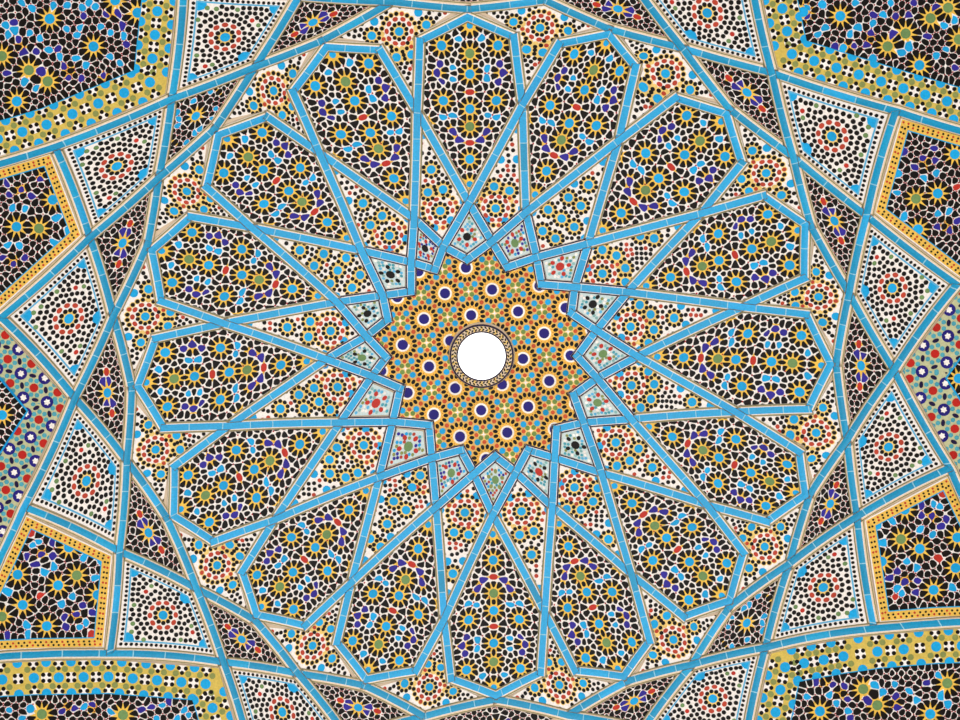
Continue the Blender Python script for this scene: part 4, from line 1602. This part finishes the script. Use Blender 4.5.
# ----------------------------------------------------------------------------------------
# skylight
# ----------------------------------------------------------------------------------------
def skylight():
    c = np.array(OCULUS)
    s = scale_at(c)
    root = bpy.data.objects.new('skylight', None)
    bpy.context.scene.collection.objects.link(root)
    root.location = on_dome(c)
    WORLD[root.name] = on_dome(c)
    tag(root, 'round white skylight at the apex in a patterned ring', 'skylight')
    N_ = 72
    # glass: shallow lens
    t = Tiles()
    rings = [0, .35, .7, 1.0]
    R = 24.2 * s
    for q in range(N_):
        a0, a1 = 2 * math.pi * q / N_, 2 * math.pi * (q + 1) / N_
        for r0, r1 in zip(rings, rings[1:]):
            p = [(r0, a0), (r1, a0), (r1, a1), (r0, a1)] if r0 else [(0, a0), (r1, a0), (r1, a1)]
            xy = np.array([c + R * r * np.array([math.cos(a), math.sin(a)]) for r, a in p])
            h = np.array([.010 + .012 * (1 - r * r) for r, a in p])
            t.face3(on_dome(xy, h)[::-1], COL['white'])
    g = t.build('glass', MAT_GLASS, root, None)
    t = Tiles()
    prof = [(24.0, 14, 24.2, 20, 'ink'), (24.2, 20, 25.6, 20, 'ink'), (25.6, 16, 30.8, 16, 'cream'), (30.8, 19, 32.0, 19, 'ink'), (32.0, 19, 32.4, 1, 'ink')]
    hp = None
    for (r0, h0, r1, h1, cn) in prof:
        for q in range(N_):
            a0, a1 = 2 * math.pi * q / N_, 2 * math.pi * (q + 1) / N_
            xy = np.array([c + s * r * np.array([math.cos(a), math.sin(a)]) for r, a in ((r0, a0), (r1, a0), (r1, a1), (r0, a1))])
            t.face3(on_dome(xy, np.array([h0, h1, h1, h0]) / 1000)[::-1], COL['straw'] if cn == 'cream' and q % 3 == 0 else COL[cn])
    ring = t.build('ring_frame', MAT_MOSAIC, root, None)
    t = Tiles()
    for q in range(46):
        a = 2 * math.pi * q / 46
        for r, da in ((27.0, .03), (29.4, -.03)):
            p = c + s * r * np.array([math.cos(a + da), math.sin(a + da)])
            t.tile(ngon(p, .85 * s, 6, 0, 2.0, a + .9 * (1 if r < 28 else -1)), .0178, vary(COL['black'], .1), .016)
    t.build('chevron_inlay', MAT_MOSAIC, ring, None)

skylight()

# ----------------------------------------------------------------------------------------
# daylight from the open pavilion below, camera
# ----------------------------------------------------------------------------------------
w = bpy.data.worlds.new('daylight'); bpy.context.scene.world = w
w.use_nodes = True
nt = w.node_tree
bg = nt.nodes['Background']
tc = nt.nodes.new('ShaderNodeTexCoord')
sp = nt.nodes.new('ShaderNodeSeparateXYZ'); nt.links.new(tc.outputs['Generated'], sp.inputs[0])
rp = nt.nodes.new('ShaderNodeValToRGB')
mr = nt.nodes.new('ShaderNodeMapRange'); mr.inputs['From Min'].default_value = -1; mr.inputs['From Max'].default_value = 1
nt.links.new(sp.outputs['Z'], mr.inputs['Value']); nt.links.new(mr.outputs['Result'], rp.inputs['Fac'])
el = rp.color_ramp.elements
el[0].position = 0.0; el[0].color = (1.05, 1.02, .99, 1)          # pale sunlit pavement
el[1].position = .49; el[1].color = (.40, .44, .50, 1)            # open sides
e = rp.color_ramp.elements.new(.28); e.color = (1.05, 1.03, 1.0, 1)
e = rp.color_ramp.elements.new(.60); e.color = (.75, .86, 1.0, 1)
nt.links.new(rp.outputs['Color'], bg.inputs['Color'])
bg.inputs['Strength'].default_value = 1.0

cam = bpy.data.cameras.new('camera'); co = bpy.data.objects.new('camera', cam)
bpy.context.scene.collection.objects.link(co)
cam.sensor_width = 36.0; cam.lens = 900.0 * 36.0 / 960.0
cam.clip_start = .05; cam.clip_end = 200
from mathutils import Matrix
co.matrix_world = Matrix(((.99901501, .03787298, .02312235, .15775704), (.04081823, -.98871857, -.14411616, -1.13741162),
                          (.01740339, .14491802, -.9892906, 1.6), (0, 0, 0, 1)))
sc = bpy.context.scene
sc.camera = co
sc.view_settings.view_transform = 'Standard'
sc.view_settings.look = 'None'
sc.view_settings.exposure = 0.62
sc.view_settings.gamma = 1.0
sc.view_settings.use_curve_mapping = False
